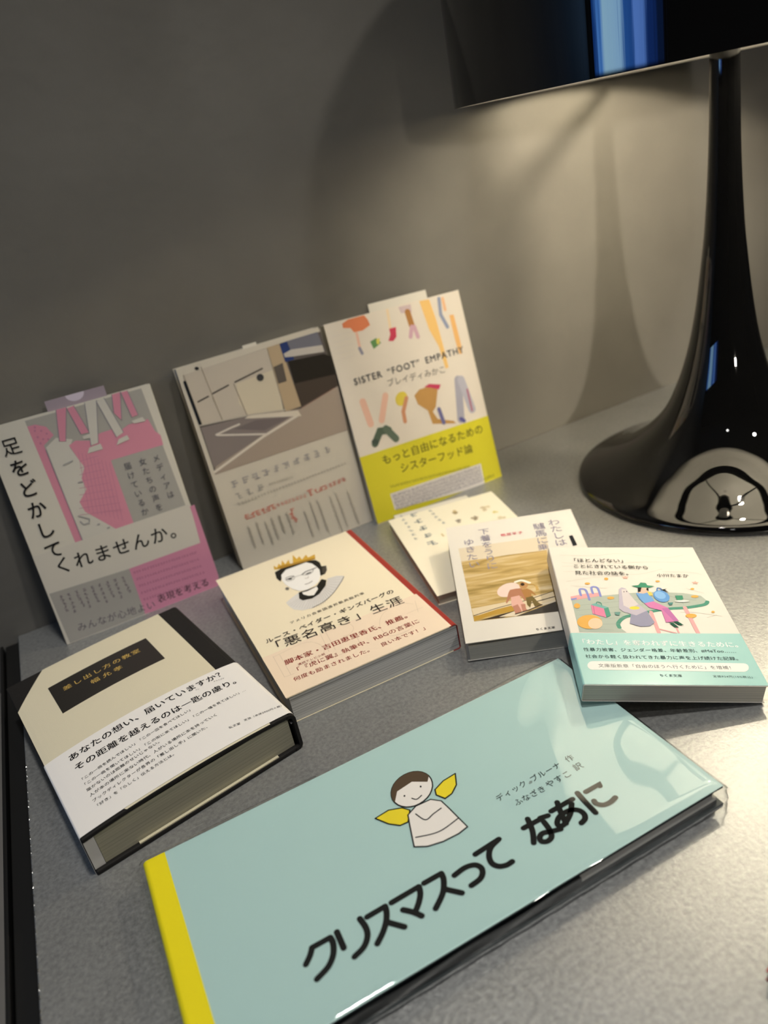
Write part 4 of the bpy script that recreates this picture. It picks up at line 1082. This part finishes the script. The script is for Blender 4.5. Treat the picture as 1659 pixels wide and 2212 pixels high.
# ------------------------------------------------------------------ the metal table
def zinc():
    m = bpy.data.materials.new('galvanised steel')
    m.use_nodes = True
    nt = m.node_tree
    b = nt.nodes['Principled BSDF']
    N = nt.nodes.new
    tc = N('ShaderNodeTexCoord')
    n0 = N('ShaderNodeTexNoise'); n0.inputs['Scale'].default_value = 380; n0.inputs['Detail'].default_value = 6; n0.inputs['Roughness'].default_value = 0.65
    n1 = N('ShaderNodeTexNoise'); n1.inputs['Scale'].default_value = 26; n1.inputs['Detail'].default_value = 6
    v = N('ShaderNodeTexVoronoi'); v.inputs['Scale'].default_value = 260
    mp = N('ShaderNodeMapping'); mp.inputs['Rotation'].default_value = (0, 0, 0.9); mp.inputs['Scale'].default_value = (14, 420, 1)
    n2 = N('ShaderNodeTexNoise'); n2.inputs['Scale'].default_value = 1.0; n2.inputs['Detail'].default_value = 2
    for n in (n0, n1, v):
        nt.links.new(tc.outputs['Object'], n.inputs['Vector'])
    nt.links.new(tc.outputs['Object'], mp.inputs['Vector']); nt.links.new(mp.outputs['Vector'], n2.inputs['Vector'])
    add = N('ShaderNodeMath'); add.operation = 'MULTIPLY_ADD'; add.inputs[1].default_value = 0.78
    nt.links.new(n0.outputs['Fac'], add.inputs[0]); 
    mul = N('ShaderNodeMath'); mul.operation = 'MULTIPLY'; mul.inputs[1].default_value = 0.22
    nt.links.new(n1.outputs['Fac'], mul.inputs[0]); nt.links.new(mul.outputs[0], add.inputs[2])
    r = N('ShaderNodeValToRGB')
    r.color_ramp.elements[0].position, r.color_ramp.elements[0].color = 0.36, (0.27, 0.275, 0.27, 1)
    r.color_ramp.elements[1].position, r.color_ramp.elements[1].color = 0.66, (0.42, 0.424, 0.412, 1)
    nt.links.new(add.outputs[0], r.inputs['Fac'])
    sc = N('ShaderNodeValToRGB')
    sc.color_ramp.elements[0].position, sc.color_ramp.elements[0].color = 0.735, (0, 0, 0, 1)
    sc.color_ramp.elements[1].position, sc.color_ramp.elements[1].color = 0.76, (1, 1, 1, 1)
    nt.links.new(n2.outputs['Fac'], sc.inputs['Fac'])
    mx = N('ShaderNodeMix'); mx.data_type = 'RGBA'; mx.inputs['B'].default_value = (0.62, 0.62, 0.60, 1)
    k = N('ShaderNodeMath'); k.operation = 'MULTIPLY'; k.inputs[1].default_value = 0.5
    nt.links.new(sc.outputs['Color'], k.inputs[0]); nt.links.new(k.outputs[0], mx.inputs['Factor'])
    nt.links.new(r.outputs['Color'], mx.inputs['A']); nt.links.new(mx.outputs['Result'], b.inputs['Base Color'])
    b.inputs['Metallic'].default_value = 0.62
    rr = N('ShaderNodeMapRange'); rr.inputs['To Min'].default_value = 0.26; rr.inputs['To Max'].default_value = 0.48
    nt.links.new(n0.outputs['Fac'], rr.inputs['Value']); nt.links.new(rr.outputs['Result'], b.inputs['Roughness'])
    bp = N('ShaderNodeBump'); bp.inputs['Strength'].default_value = 0.35; bp.inputs['Distance'].default_value = 0.0006
    nt.links.new(n0.outputs['Fac'], bp.inputs['Height']); nt.links.new(bp.outputs['Normal'], b.inputs['Normal'])
    return m

ZINC = zinc()
def left_x(y):
    return 0.0098 + 0.0352 * y
table = empty('display_table', Matrix.Translation((0.8, -0.65, -0.75)), 'grey galvanised steel table top under all the books and the lamp', 'table')
ty0, ty1, tx1 = -1.25, -0.0005, 1.9
tv = [(left_x(ty0), ty0), (tx1, ty0), (tx1, ty1), (left_x(ty1), ty1)]
def tl(p, z):
    return (p[0] - 0.8, p[1] + 0.65, z + 0.75)
bevel(mesh('table_top', [tl(p, 0.0) for p in tv] + [tl(p, -0.022) for p in tv], [(0, 1, 2, 3), (7, 6, 5, 4), (0, 4, 5, 1), (1, 5, 6, 2), (2, 6, 7, 3), (3, 7, 4, 0)], ZINC, table), 0.0008)
steel = mat('bright folded steel edge', (0.6, 0.6, 0.58), 0.3, metal=1.0, bump=1.0, bump_scale=500)
# raised burr of the folded edge: short bright nicks along the left edge
rnd = random.Random(11)
bv, bf = [], []
y = -1.2
while y < -0.19:
    l = rnd.uniform(0.0015, 0.005)
    x = left_x(y) + 0.0003
    k = len(bv)
    for (dx, dy, dz) in [(0, 0, 0), (0.0007, 0, 0), (0.0007, l, 0), (0, l, 0), (0.0002, 0.2 * l, 0.0005), (0.0005, 0.2 * l, 0.0005), (0.0005, 0.8 * l, 0.0005), (0.0002, 0.8 * l, 0.0005)]:
        bv.append(tl((x + dx, y + dy), dz))
    bf += [tuple(k + i for i in q) for q in [(4, 5, 6, 7), (0, 1, 5, 4), (1, 2, 6, 5), (2, 3, 7, 6), (3, 0, 4, 7)]]
    y += l + rnd.uniform(0.001, 0.008)
mesh('edge_burr', bv, bf, steel, table)
legm = mat('black steel leg', '#161616', 0.45, metal=0.3)
for lx_, ly_ in [(0.05, -1.2), (1.85, -1.2), (0.05, -0.05), (1.85, -0.05)]:
    box('leg', tl((lx_ - 0.02, ly_ - 0.02), -0.75), tl((lx_ + 0.02, ly_ + 0.02), -0.022), legm, table)

# black cabinet side running along the left edge of the table
side = empty('black_side_rail', Matrix.Translation((-0.05, -0.6, -0.75)), 'black rail with a grey ledge running along the left edge of the metal table', 'shelf')
blk = mat('black rail', '#131313', 0.45, spec=0.4, vary=0.1)
def sl(x, y, z):
    return (x + 0.05, y + 0.6, z + 0.75)
def rail(name, a, b_, z0, z1, m):
    pts = [(left_x(-1.25) + a, -1.25), (left_x(-1.25) + b_, -1.25), (left_x(-0.002) + b_, -0.002), (left_x(-0.002) + a, -0.002)]
    o = mesh(name, [sl(p[0], p[1], z1) for p in pts] + [sl(p[0], p[1], z0) for p in pts], [(0, 1, 2, 3), (7, 6, 5, 4), (0, 4, 5, 1), (1, 5, 6, 2), (2, 6, 7, 3), (3, 7, 4, 0)], m, side)
    return bevel(o, 0.0006)
rail('rail', -0.0125, -0.0012, -0.75, -0.005, blk)
rail('rail_lip', -0.0165, -0.0140, -0.75, -0.003, blk)
rail('ledge', -0.120, -0.0180, -0.75, -0.045, mat('grey ledge', (0.16, 0.15, 0.135), 0.6, vary=0.1, bump_scale=40))

# ------------------------------------------------------------------ the table lamp
LX, LY = 0.6338, -0.2065
lamp = empty('table_lamp', Matrix.Translation((LX, LY, 0)), 'glossy black table lamp with flared trumpet base and wide domed shade', 'lamp')
gloss = mat('black lacquer', (0.0030, 0.0030, 0.0030), 0.02, spec=0.6)
cp = [(0.1316, 0.0035), (0.1300, 0.0065), (0.1235, 0.0100), (0.1070, 0.0165), (0.0870, 0.0265), (0.0660, 0.0420), (0.0500, 0.0610), (0.0380, 0.0880), (0.0292, 0.1180), (0.0232, 0.1500), (0.0186, 0.1850), (0.0150, 0.2200), (0.0122, 0.2700), (0.0110, 0.3200), (0.0105, 0.3700)]
lathe('base_and_stem', [(0.0005, 0.0), (0.128, 0.0), (0.1316, 0.0012)] + catmull(cp, 6) + [(0.0005, 0.3705)], gloss, lamp, 128)
def dome(r0, zb, H, z_str, n=28, e=2.3):
    out = [(r0, zb), (r0, zb + z_str * 0.5), (r0, zb + z_str)]
    for i in range(1, n + 1):
        t = math.pi / 2 * i / n
        out.append((r0 * max(0.0005 / r0, math.cos(t) ** (2 / e)), zb + z_str + (H - z_str) * math.sin(t) ** (2 / e)))
    return out
ZR = 0.3399
SR = 0.2030
outer = dome(SR, ZR, 0.205, 0.095)
inner = dome(SR - 0.0012, ZR, 0.2035, 0.095)
deep = mat('deep black lacquer shade', (0.0030, 0.0030, 0.0032), 0.02)
deep.node_tree.nodes['Principled BSDF'].inputs['IOR'].default_value = 2.0
sh = lathe('shade', outer + inner[::-1], deep, lamp, 128)
lin_o = dome(SR - 0.0014, ZR + 0.0004, 0.2030, 0.095)
lin_i = dome(SR - 0.0026, ZR + 0.0004, 0.2015, 0.095)
lathe('shade_lining', lin_i + lin_o[::-1], mat('white shade lining', (0.82, 0.81, 0.77), 0.45, spec=0.4), lamp, 128, closed=True)
dark = mat('dark lamp fitting', '#1c1a18', 0.35, metal=0.4)
HZ = 0.372
hub = lathe('socket_hub', [(0.0005, 0.352), (0.019, 0.352), (0.021, 0.355), (0.021, HZ - 0.004), (0.017, HZ), (0.015, HZ + 0.026), (0.0005, HZ + 0.026)], dark, lamp, 40)
ring_r0, ring_r1, ring_z = 0.104, 0.126, 0.362
lathe('spider_ring', [(ring_r0, ring_z), (ring_r1, ring_z), (ring_r1, ring_z + 0.004), (ring_r0, ring_z + 0.004)], dark, lamp, 96, closed=True)
for a in (60, 180, 300):
    ca, sa = math.cos(R(a)), math.sin(R(a))
    pr = [(0.017, HZ - 0.010), (0.108, ring_z)]
    vs = []
    for rr, zz in pr:
        for off, dz in ((-0.0022, 0), (0.0022, 0), (0.0022, 0.004), (-0.0022, 0.004)):
            vs.append((rr * ca - off * sa, rr * sa + off * ca, zz + dz))
    mesh('spider_arm', vs, [(0, 1, 2, 3), (7, 6, 5, 4), (0, 4, 5, 1), (1, 5, 6, 2), (2, 6, 7, 3), (3, 7, 4, 0)], dark, lamp)
# bulb, tilted towards the viewer side of the stem
bl = [(0.0002, -0.006), (0.0030, -0.0052), (0.0052, -0.0030), (0.006, 0.0), (0.0052, 0.0030), (0.0030, 0.0052), (0.0002, 0.006)]
bulb = lathe('bulb', catmull(bl, 3), emit('warm bulb', '#fff0d4', LAMP_STRENGTH), lamp, 24)
bulb.location = (0.033, -0.035, 0.398)

# ------------------------------------------------------------------ the books
PAPER = '#cfc9ba'
white = mat('white cover paper', '#dcd6ca', 0.42, spec=0.4)
pages = paged('page edges', '#c6c0ae', 2600)
pages_v = paged('grey page edges', '#dedcd6', 1900, dark=0.55)

def paperback(b, cover_m, spine='R', block_top=None, block_m=None, r=1.2, inset=0.6, left_gap=1.0):
    prof = wrap(b, spine, r)
    b.profile('cover', prof, 0, b.h, cover_m, thick=0.35, nv=1)
    top = block_top or (lambda u, v: -0.45)
    u0, u1 = (left_gap, b.w - 0.5) if spine == 'R' else (0.5, b.w - left_gap)
    b.slab('page_block', u0, u1, inset, b.h - inset, -b.t + 0.45, top, block_m or pages, nu=8)
    return b

# standing books against the wall
b = Book('pink_book', 'paperback_book', 'grey and pink paperback with vertical title, leaning on the wall at the far left end', t=15)
paperback(b, mat('warm grey white cover', '#cfcabc', 0.5))
b.profile('paper_band', [(-0.1, 0.35)] + [(b.w * k / 6, 0.35) for k in range(1, 6)] + arc(b.w - 1.3, -1.2, 1.55, 90, 0), 107.5, 188.0, mat('band stock', '#cbc6ba', 0.5), thick=0.15)
b.prints(['cover_illustration'])
b.prints(['title_lettering', 'subtitle_lettering'], 0.52)
b.prints(['band_print'], 0.40)
sl_ = b.slab('paper_slip', 50, 98, -8.5, 60, -7.2, -6.9, mat('mauve slip paper', '#9d8f98', 0.6))
b.prism('slip_notch', [(74 + 7.5 * math.cos(t), -8.4 + 6.0 * math.sin(t)) for t in [math.pi * k / 12 for k in range(13)]], -6.9, -6.82, mat('slip notch paper', '#cfc3d0', 0.6))

b = Book('street_book', 'paperback_book', 'paperback with a photograph of a street corner, leaning on the wall between two other books', t=15)
paperback(b, mat('pale grey cover', '#cdc5b4', 0.5))
b.prints(['cover_photograph', 'cover_lettering', 'blurb_lettering'])
b.slab('paper_slip', 63, 76, -2.6, 50, -7.2, -6.9, mat('plain slip paper', '#d8d2c4', 0.6))

b = Book('yellow_book', 'paperback_book', 'white paperback with coloured leg drawings and a bright yellow band, leaning on the wall', t=15)
paperback(b, mat('off white cover', '#ddd3c3', 0.5))
b.profile('paper_band', [(-0.1, 0.35)] + [(b.w * k / 6, 0.35) for k in range(1, 6)] + arc(b.w - 1.3, -1.2, 1.55, 90, 0), 126, 192.6, mat('yellow band paper', '#d3c92c', 0.5), thick=0.15)
b.prints(['cover_illustration'])
b.prints(['title_lettering'], 0.5)
b.prints(['band_lettering'], 0.45)
b.slab('paper_slip', 50, 112, -8.0, 60, -7.2, -6.9, mat('plain slip paper'))

# flat books
b = Book('bunko_cream', 'paperback_book', 'small cream paperback lying flat in front of the yellow banded book, partly under another')
paperback(b, mat('cream cover', '#eee6cf', 0.45), inset=0.8)
b.prints(['cover_print'])
b.slab('paper_slip', 9, 84, -17, 60, -5.2, -4.9, mat('plain slip paper'))

b = Book('bunko_dolls', 'paperback_book', 'small white paperback with a photograph of two dolls on its cover', t=15.9)
paperback(b, white, block_top=lambda u, v: -0.6 - (0.4 + 3.4 * (1 - u / 105)) * max(0, v / 148 - 0.2), inset=0.7, left_gap=1.6)
b.slab('cover_flap', 0.6, 66, 0.3, b.h - 0.3, -0.95, -0.65, mat('flap paper', '#d9c79b', 0.5))
b.prints()

b = Book('bunko_pool', 'paperback_book', 'small white paperback with a drawn tea table scene and pale green band', t=12.6)
paperback(b, white, 'L', inset=0.7, r=1.0)
b.profile('paper_band', arc(1.0, -b.t + 1.0, 1.25, 180, 180, 1)[:1] + arc(1.0, -1.0, 1.3, 180, 90) + [(b.w * k / 6, 0.3) for k in range(1, 7)], 100.5, 147.6, mat('pale green band paper', '#98c8c2', 0.3, spec=0.5), thick=0.15)
b.prints(['cover_illustration'])
b.prints(['title_lettering'], b.ztop)
b.prints(['band_lettering'], 0.40)

b = Book('portrait_book', 'paperback_book', 'thick cream paperback with a crowned portrait and red spine')
cream = mat('cream card cover', '#efe2c4', 0.42, spec=0.4)
red = mat('red spine card', '#9c2f27', 0.4)
w_, t_ = b.w, b.t
b.slab('cover', 0, w_ - 6, 0, b.h, -0.4, 0, cream)
b.slab('back_cover', 0, w_ - 6, 0, b.h, -t_, -t_ + 0.4, cream)
b.slab('cover_flap', 0.4, 88, 0.4, b.h - 0.4, -0.95, -0.6, mat('flap paper pale', '#e9e4d8', 0.45))
b.profile('spine', [(w_ - 6, 0)] + arc(w_ - 2.2, -2.2, 2.2, 90, 0) + arc(w_ - 2.2, -t_ + 2.2, 2.2, 0, -90) + [(w_ - 6, -t_)], 0, b.h, red, thick=0.4)
b.slab('page_block', 1.8, w_ - 0.8, 1.0, b.h - 0.6, -t_ + 0.5, lambda u, v: -1.0 - 0.9 * max(0, 1 - u / 60), pages_v, nu=8)
band = b.slab('paper_band', -0.2, w_ - 4.5, 138.5, b.h - 0.2, 0.12, 0.3, mat('blush band paper', '#eed9bf', 0.42, spec=0.4))
b.slab('band_edge', w_ - 4.5, w_ - 1.2, 138.5, b.h - 0.2, 0.12, 0.3, red, parent=band)
b.prints(['cover_portrait'])
b.prints(['title_lettering'], 0.4)
b.prints(['band_lettering'], 0.36)

b = Book('hardcover', 'hardcover_book', 'half-bound hardcover with a dark title label, cream boards and wide white paper band')
w_, h_, t_ = b.w, b.h, b.t
def bulge(u, v):
    s = math.sin(math.pi * min(1, max(0, u / w_))) ** 0.75
    return BULGE * s * (1 - ((v - 105) / 105) ** 2 * 0.75 if v < 105 else 1 - ((v - 105) / 86) ** 2 * 0.35)
BULGE = 5.0
b.lift = bulge
cloth = mat('black book cloth', '#1d1b19', 0.75, spec=0.25, bump=0.5, bump_scale=1400)
b.slab('front_board', 0, w_ - 4, 0, h_, lambda u, v: -2.8 + bulge(u, v), bulge, cloth, nu=18, nv=24, bev=0.7)
b.slab('back_board', 0, w_ - 4, 0, h_, -t_, -t_ + 2.8, cloth, bev=0.9)
b.profile('spine', [(w_ - 6, 0.0)] + arc(w_ - 4, -4, 4, 90, 0) + arc(w_ - 4, -t_ + 4, 4, 0, -90) + [(w_ - 6, -t_)], 0, h_, cloth, thick=2.2)
b.slab('page_block', 6.5, w_ - 4.5, 4, h_ - 3.0, -t_ + 2.8, lambda u, v: -2.9 + 0.12 * bulge(u, v), paged('cream page edges', '#bfbaa2', 1500, dark=0.78), nu=14, nv=10)
b.slab('band_flap', 0.2, 6.3, h_ - 3.6, h_ - 2.4, -t_ + 2.9, -2.9, mat('white band paper', '#e9e5df', 0.5, spec=0.3))
b.slab('back_paper', 26, 118, h_ - 2.6, h_ - 0.6, -t_ + 2.8, -t_ + 3.6, mat('board paper', '#d2c9ab', 0.6))
def fitted(name, pts, z, m, parent=None):
    """Thin paper following the bulged board: an outline filled with a fine mesh."""
    bm = bmesh.new()
    vs = [bm.verts.new((p[0], p[1], 0)) for p in pts]
    bm.faces.new(vs)
    bmesh.ops.triangulate(bm, faces=bm.faces[:])
    for k in range(5):
        bmesh.ops.subdivide_edges(bm, edges=[e for e in bm.edges if e.calc_length() > 7], cuts=1)
        bmesh.ops.triangulate(bm, faces=bm.faces[:])
    me = bpy.data.meshes.new(name)
    for v in bm.verts:
        u_, v_ = v.co.x, v.co.y
        v.co = b.p(u_, v_, z + b.lift(u_, v_))
    bmesh.ops.recalc_face_normals(bm, faces=bm.faces[:])
    if sum(f.normal.z for f in bm.faces) < 0:
        bmesh.ops.reverse_faces(bm, faces=bm.faces[:])
    r = bmesh.ops.extrude_face_region(bm, geom=bm.faces[:])
    for v in [g for g in r['geom'] if isinstance(g, bmesh.types.BMVert)]:
        v.co.z += 0.00006
    bm.to_mesh(me)
    bm.free()
    return link(name, me, [m], parent or b.root)
fitted('cover_paper', [(27, 0.3), (119, 0.3), (119, h_ - 0.4), (27, h_ - 0.4), (0.2, h_ - 39), (0.2, 39)], 0.08, mat('cream laid paper', '#d6cdb2', 0.65, spec=0.25, bump=0.25, bump_scale=1800))
fitted('title_label', [(23.7, 30.6), (98.4, 29.6), (98.4, 70.4), (23.7, 71.6)], 0.16, mat('dark label', '#26231f', 0.5))
bandm = mat('white band paper', '#e9e5df', 0.5, spec=0.3)
bprof = [(-0.5, -t_ + 0.2)] + arc(0.6, -0.6, 1.1, 180, 90, 5) + [(w_ * k / 24, 0.45) for k in range(1, 23)] + arc(w_ - 4, -4, 4.4, 80, -80, 10)
b.profile('paper_band', bprof, 112.3, 189.6, bandm, thick=0.15, nv=12, lift=lambda u, v: bulge(u, v))
b.prints(['gold_lettering'], 0.30)
b.prints(['band_lettering'], 0.62)

b = Book('picture_book', 'picture_book', 'wide pale blue picture book with yellow spine in a clear vinyl sleeve')
w_, h_, t_ = b.w, b.h, b.t
aqua = mat('pale blue board', '#b9d8d4', 0.35, spec=0.4)
shaded_edge = mat('shaded board edge', '#3a4648', 0.5)  # edge colour darkened to paint in shade; the board itself is pale blue
b.slab('cover', 8, w_, 0, h_, -0.35, 0, aqua)
b.slab('front_board', 8, w_ - 0.2, 0.2, h_ - 0.2, -1.5, -0.35, shaded_edge)
b.slab('back_board', 8, w_, 0, h_, -t_, -t_ + 1.3, shaded_edge)
b.profile('spine', [(12.3, -t_ + 0.05)] + arc(2.6, -t_ + 2.6, 2.6, 270, 180) + arc(2.6, -2.6, 2.75, 180, 90) + [(8, 0.12), (12.3, 0.06)], 0, h_, mat('yellow spine cloth', '#fae71c', 0.4), thick=0.5)
b.slab('page_block', 9, w_ - 3.5, 3, h_ - 1.2, -8.6, -6.9, mat('picture book pages', '#dedbd2', 0.6))
b.slab('shaded_gap_fill', 9, 185, 2.6, h_ - 0.9, -11.2, -5.6, mat('shaded gap fill', '#15191b', 0.35))  # these dark blocks paint in the gap's shade along with the dark page edge
b.slab('shaded_gap_fill', 9, w_ - 4, 3, h_ - 3.4, -7.0, -1.5, mat('shaded gap fill'))
b.slab('shaded_gap_fill', 9, w_ - 3, 3, h_ - 1.6, -t_ + 1.3, -8.4, mat('shaded gap fill'))
b.prints(['cover_illustration', 'cover_lettering'])
def vinyl():
    m = bpy.data.materials.new('clear vinyl')
    m.use_nodes = True
    nt = m.node_tree
    nt.nodes.remove(nt.nodes['Principled BSDF'])
    tr = nt.nodes.new('ShaderNodeBsdfTransparent')
    tr.inputs[0].default_value = (0.97, 0.98, 0.98, 1)
    gl = nt.nodes.new('ShaderNodeBsdfGlossy')
    gl.inputs['Roughness'].default_value = 0.025
    lw = nt.nodes.new('ShaderNodeLayerWeight')           # same reflectance from both sides of the thin film
    pw = nt.nodes.new('ShaderNodeMath'); pw.operation = 'POWER'; pw.inputs[1].default_value = 4.5
    fr = nt.nodes.new('ShaderNodeMath'); fr.operation = 'MULTIPLY_ADD'; fr.inputs[1].default_value = 0.9; fr.inputs[2].default_value = 0.08
    nt.links.new(lw.outputs['Facing'], pw.inputs[0]); nt.links.new(pw.outputs[0], fr.inputs[0])
    mx = nt.nodes.new('ShaderNodeMixShader')
    nt.links.new(fr.outputs[0], mx.inputs[0]); nt.links.new(tr.outputs[0], mx.inputs[1]); nt.links.new(gl.outputs[0], mx.inputs[2])
    nt.links.new(mx.outputs[0], nt.nodes['Material Output'].inputs[0])
    return m
def wave(u, v):
    k = max(0.0, min(1.0, (u - 150) / 70))
    k = k * k * (3 - 2 * k)
    a = 0.55 * math.sin(u / 17.0 + 1.3 * math.sin(v / 23.0)) + 0.4 * math.sin(v / 14.0 + u / 31.0) + 0.22 * math.sin((u + v) / 7.3)
    return k * (0.75 + 0.55 * a) + 0.25 + 0.06 * math.sin(u / 40.0) + 0.04 * math.sin(v / 27.0)
nu, nv = 96, 52
su0, su1, sv0, sv1 = -2.2, w_ + 1.6, -4.6, h_ + 1.4
vs, fs = [], []
for j in range(nv + 1):
    for i in range(nu + 1):
        u, v = su0 + (su1 - su0) * i / nu, sv0 + (sv1 - sv0) * j / nv
        e = min(1.0, max(0.0, min(w_ + 1.6 - u, h_ + 1.4 - v) / 4.0))
        out = max(0.0, -v) * 0.6 + max(0.0, -u) * 0.8
        vs.append(b.p(u, v, 0.25 + wave(u, v) * e - (1 - e) ** 2 * 1.2 - out))
q = lambda i, j: j * (nu + 1) + i
for j in range(nv):
    for i in range(nu):
        fs.append((q(i, j), q(i, j + 1), q(i + 1, j + 1), q(i + 1, j)))
# near and right sides of the sleeve hang down to the table
rim = [q(i, nv) for i in range(nu + 1)] + [q(nu, j) for j in range(nv - 1, -1, -1)]
prev = rim
for s in range(1, 6):
    cur = []
    for n_, k in enumerate(rim):
        x, yy, z = vs[k]
        wob = 0.0007 * math.sin(n_ * 0.35 + s * 1.9) * (1 if s < 5 else 0.3)
        dx, dy = (0, -1) if n_ <= nu else (1, 0)
        cur.append(len(vs))
        vs.append((x + dx * wob, yy + dy * wob, z * (1 - s / 5) + 0.0003 * (s / 5)))
    for n_ in range(len(rim) - 1):
        fs.append((prev[n_], cur[n_], cur[n_ + 1], prev[n_ + 1]))
    prev = cur
mesh('vinyl_sleeve', vs, fs, vinyl(), b.root, smooth=True)

# red booklet just entering the frame at the lower right
rb = empty('red_booklet', Matrix.Translation((0.3325, -0.585, 0)) @ Matrix.Rotation(R(14), 4, 'Z'), 'corner of a red booklet lying on the table at the bottom right edge', 'book')
box('cover', (-0.05, -0.045, 0.0055), (0.05, 0.045, 0.0062), mat('red booklet cover', '#a3122a', 0.4), rb)
box('page_block', (-0.0495, -0.0445, 0.0006), (0.0495, 0.0445, 0.0055), pages, rb)
box('back_cover', (-0.05, -0.045, 0.0), (0.05, 0.045, 0.0006), mat('red booklet cover'), rb)
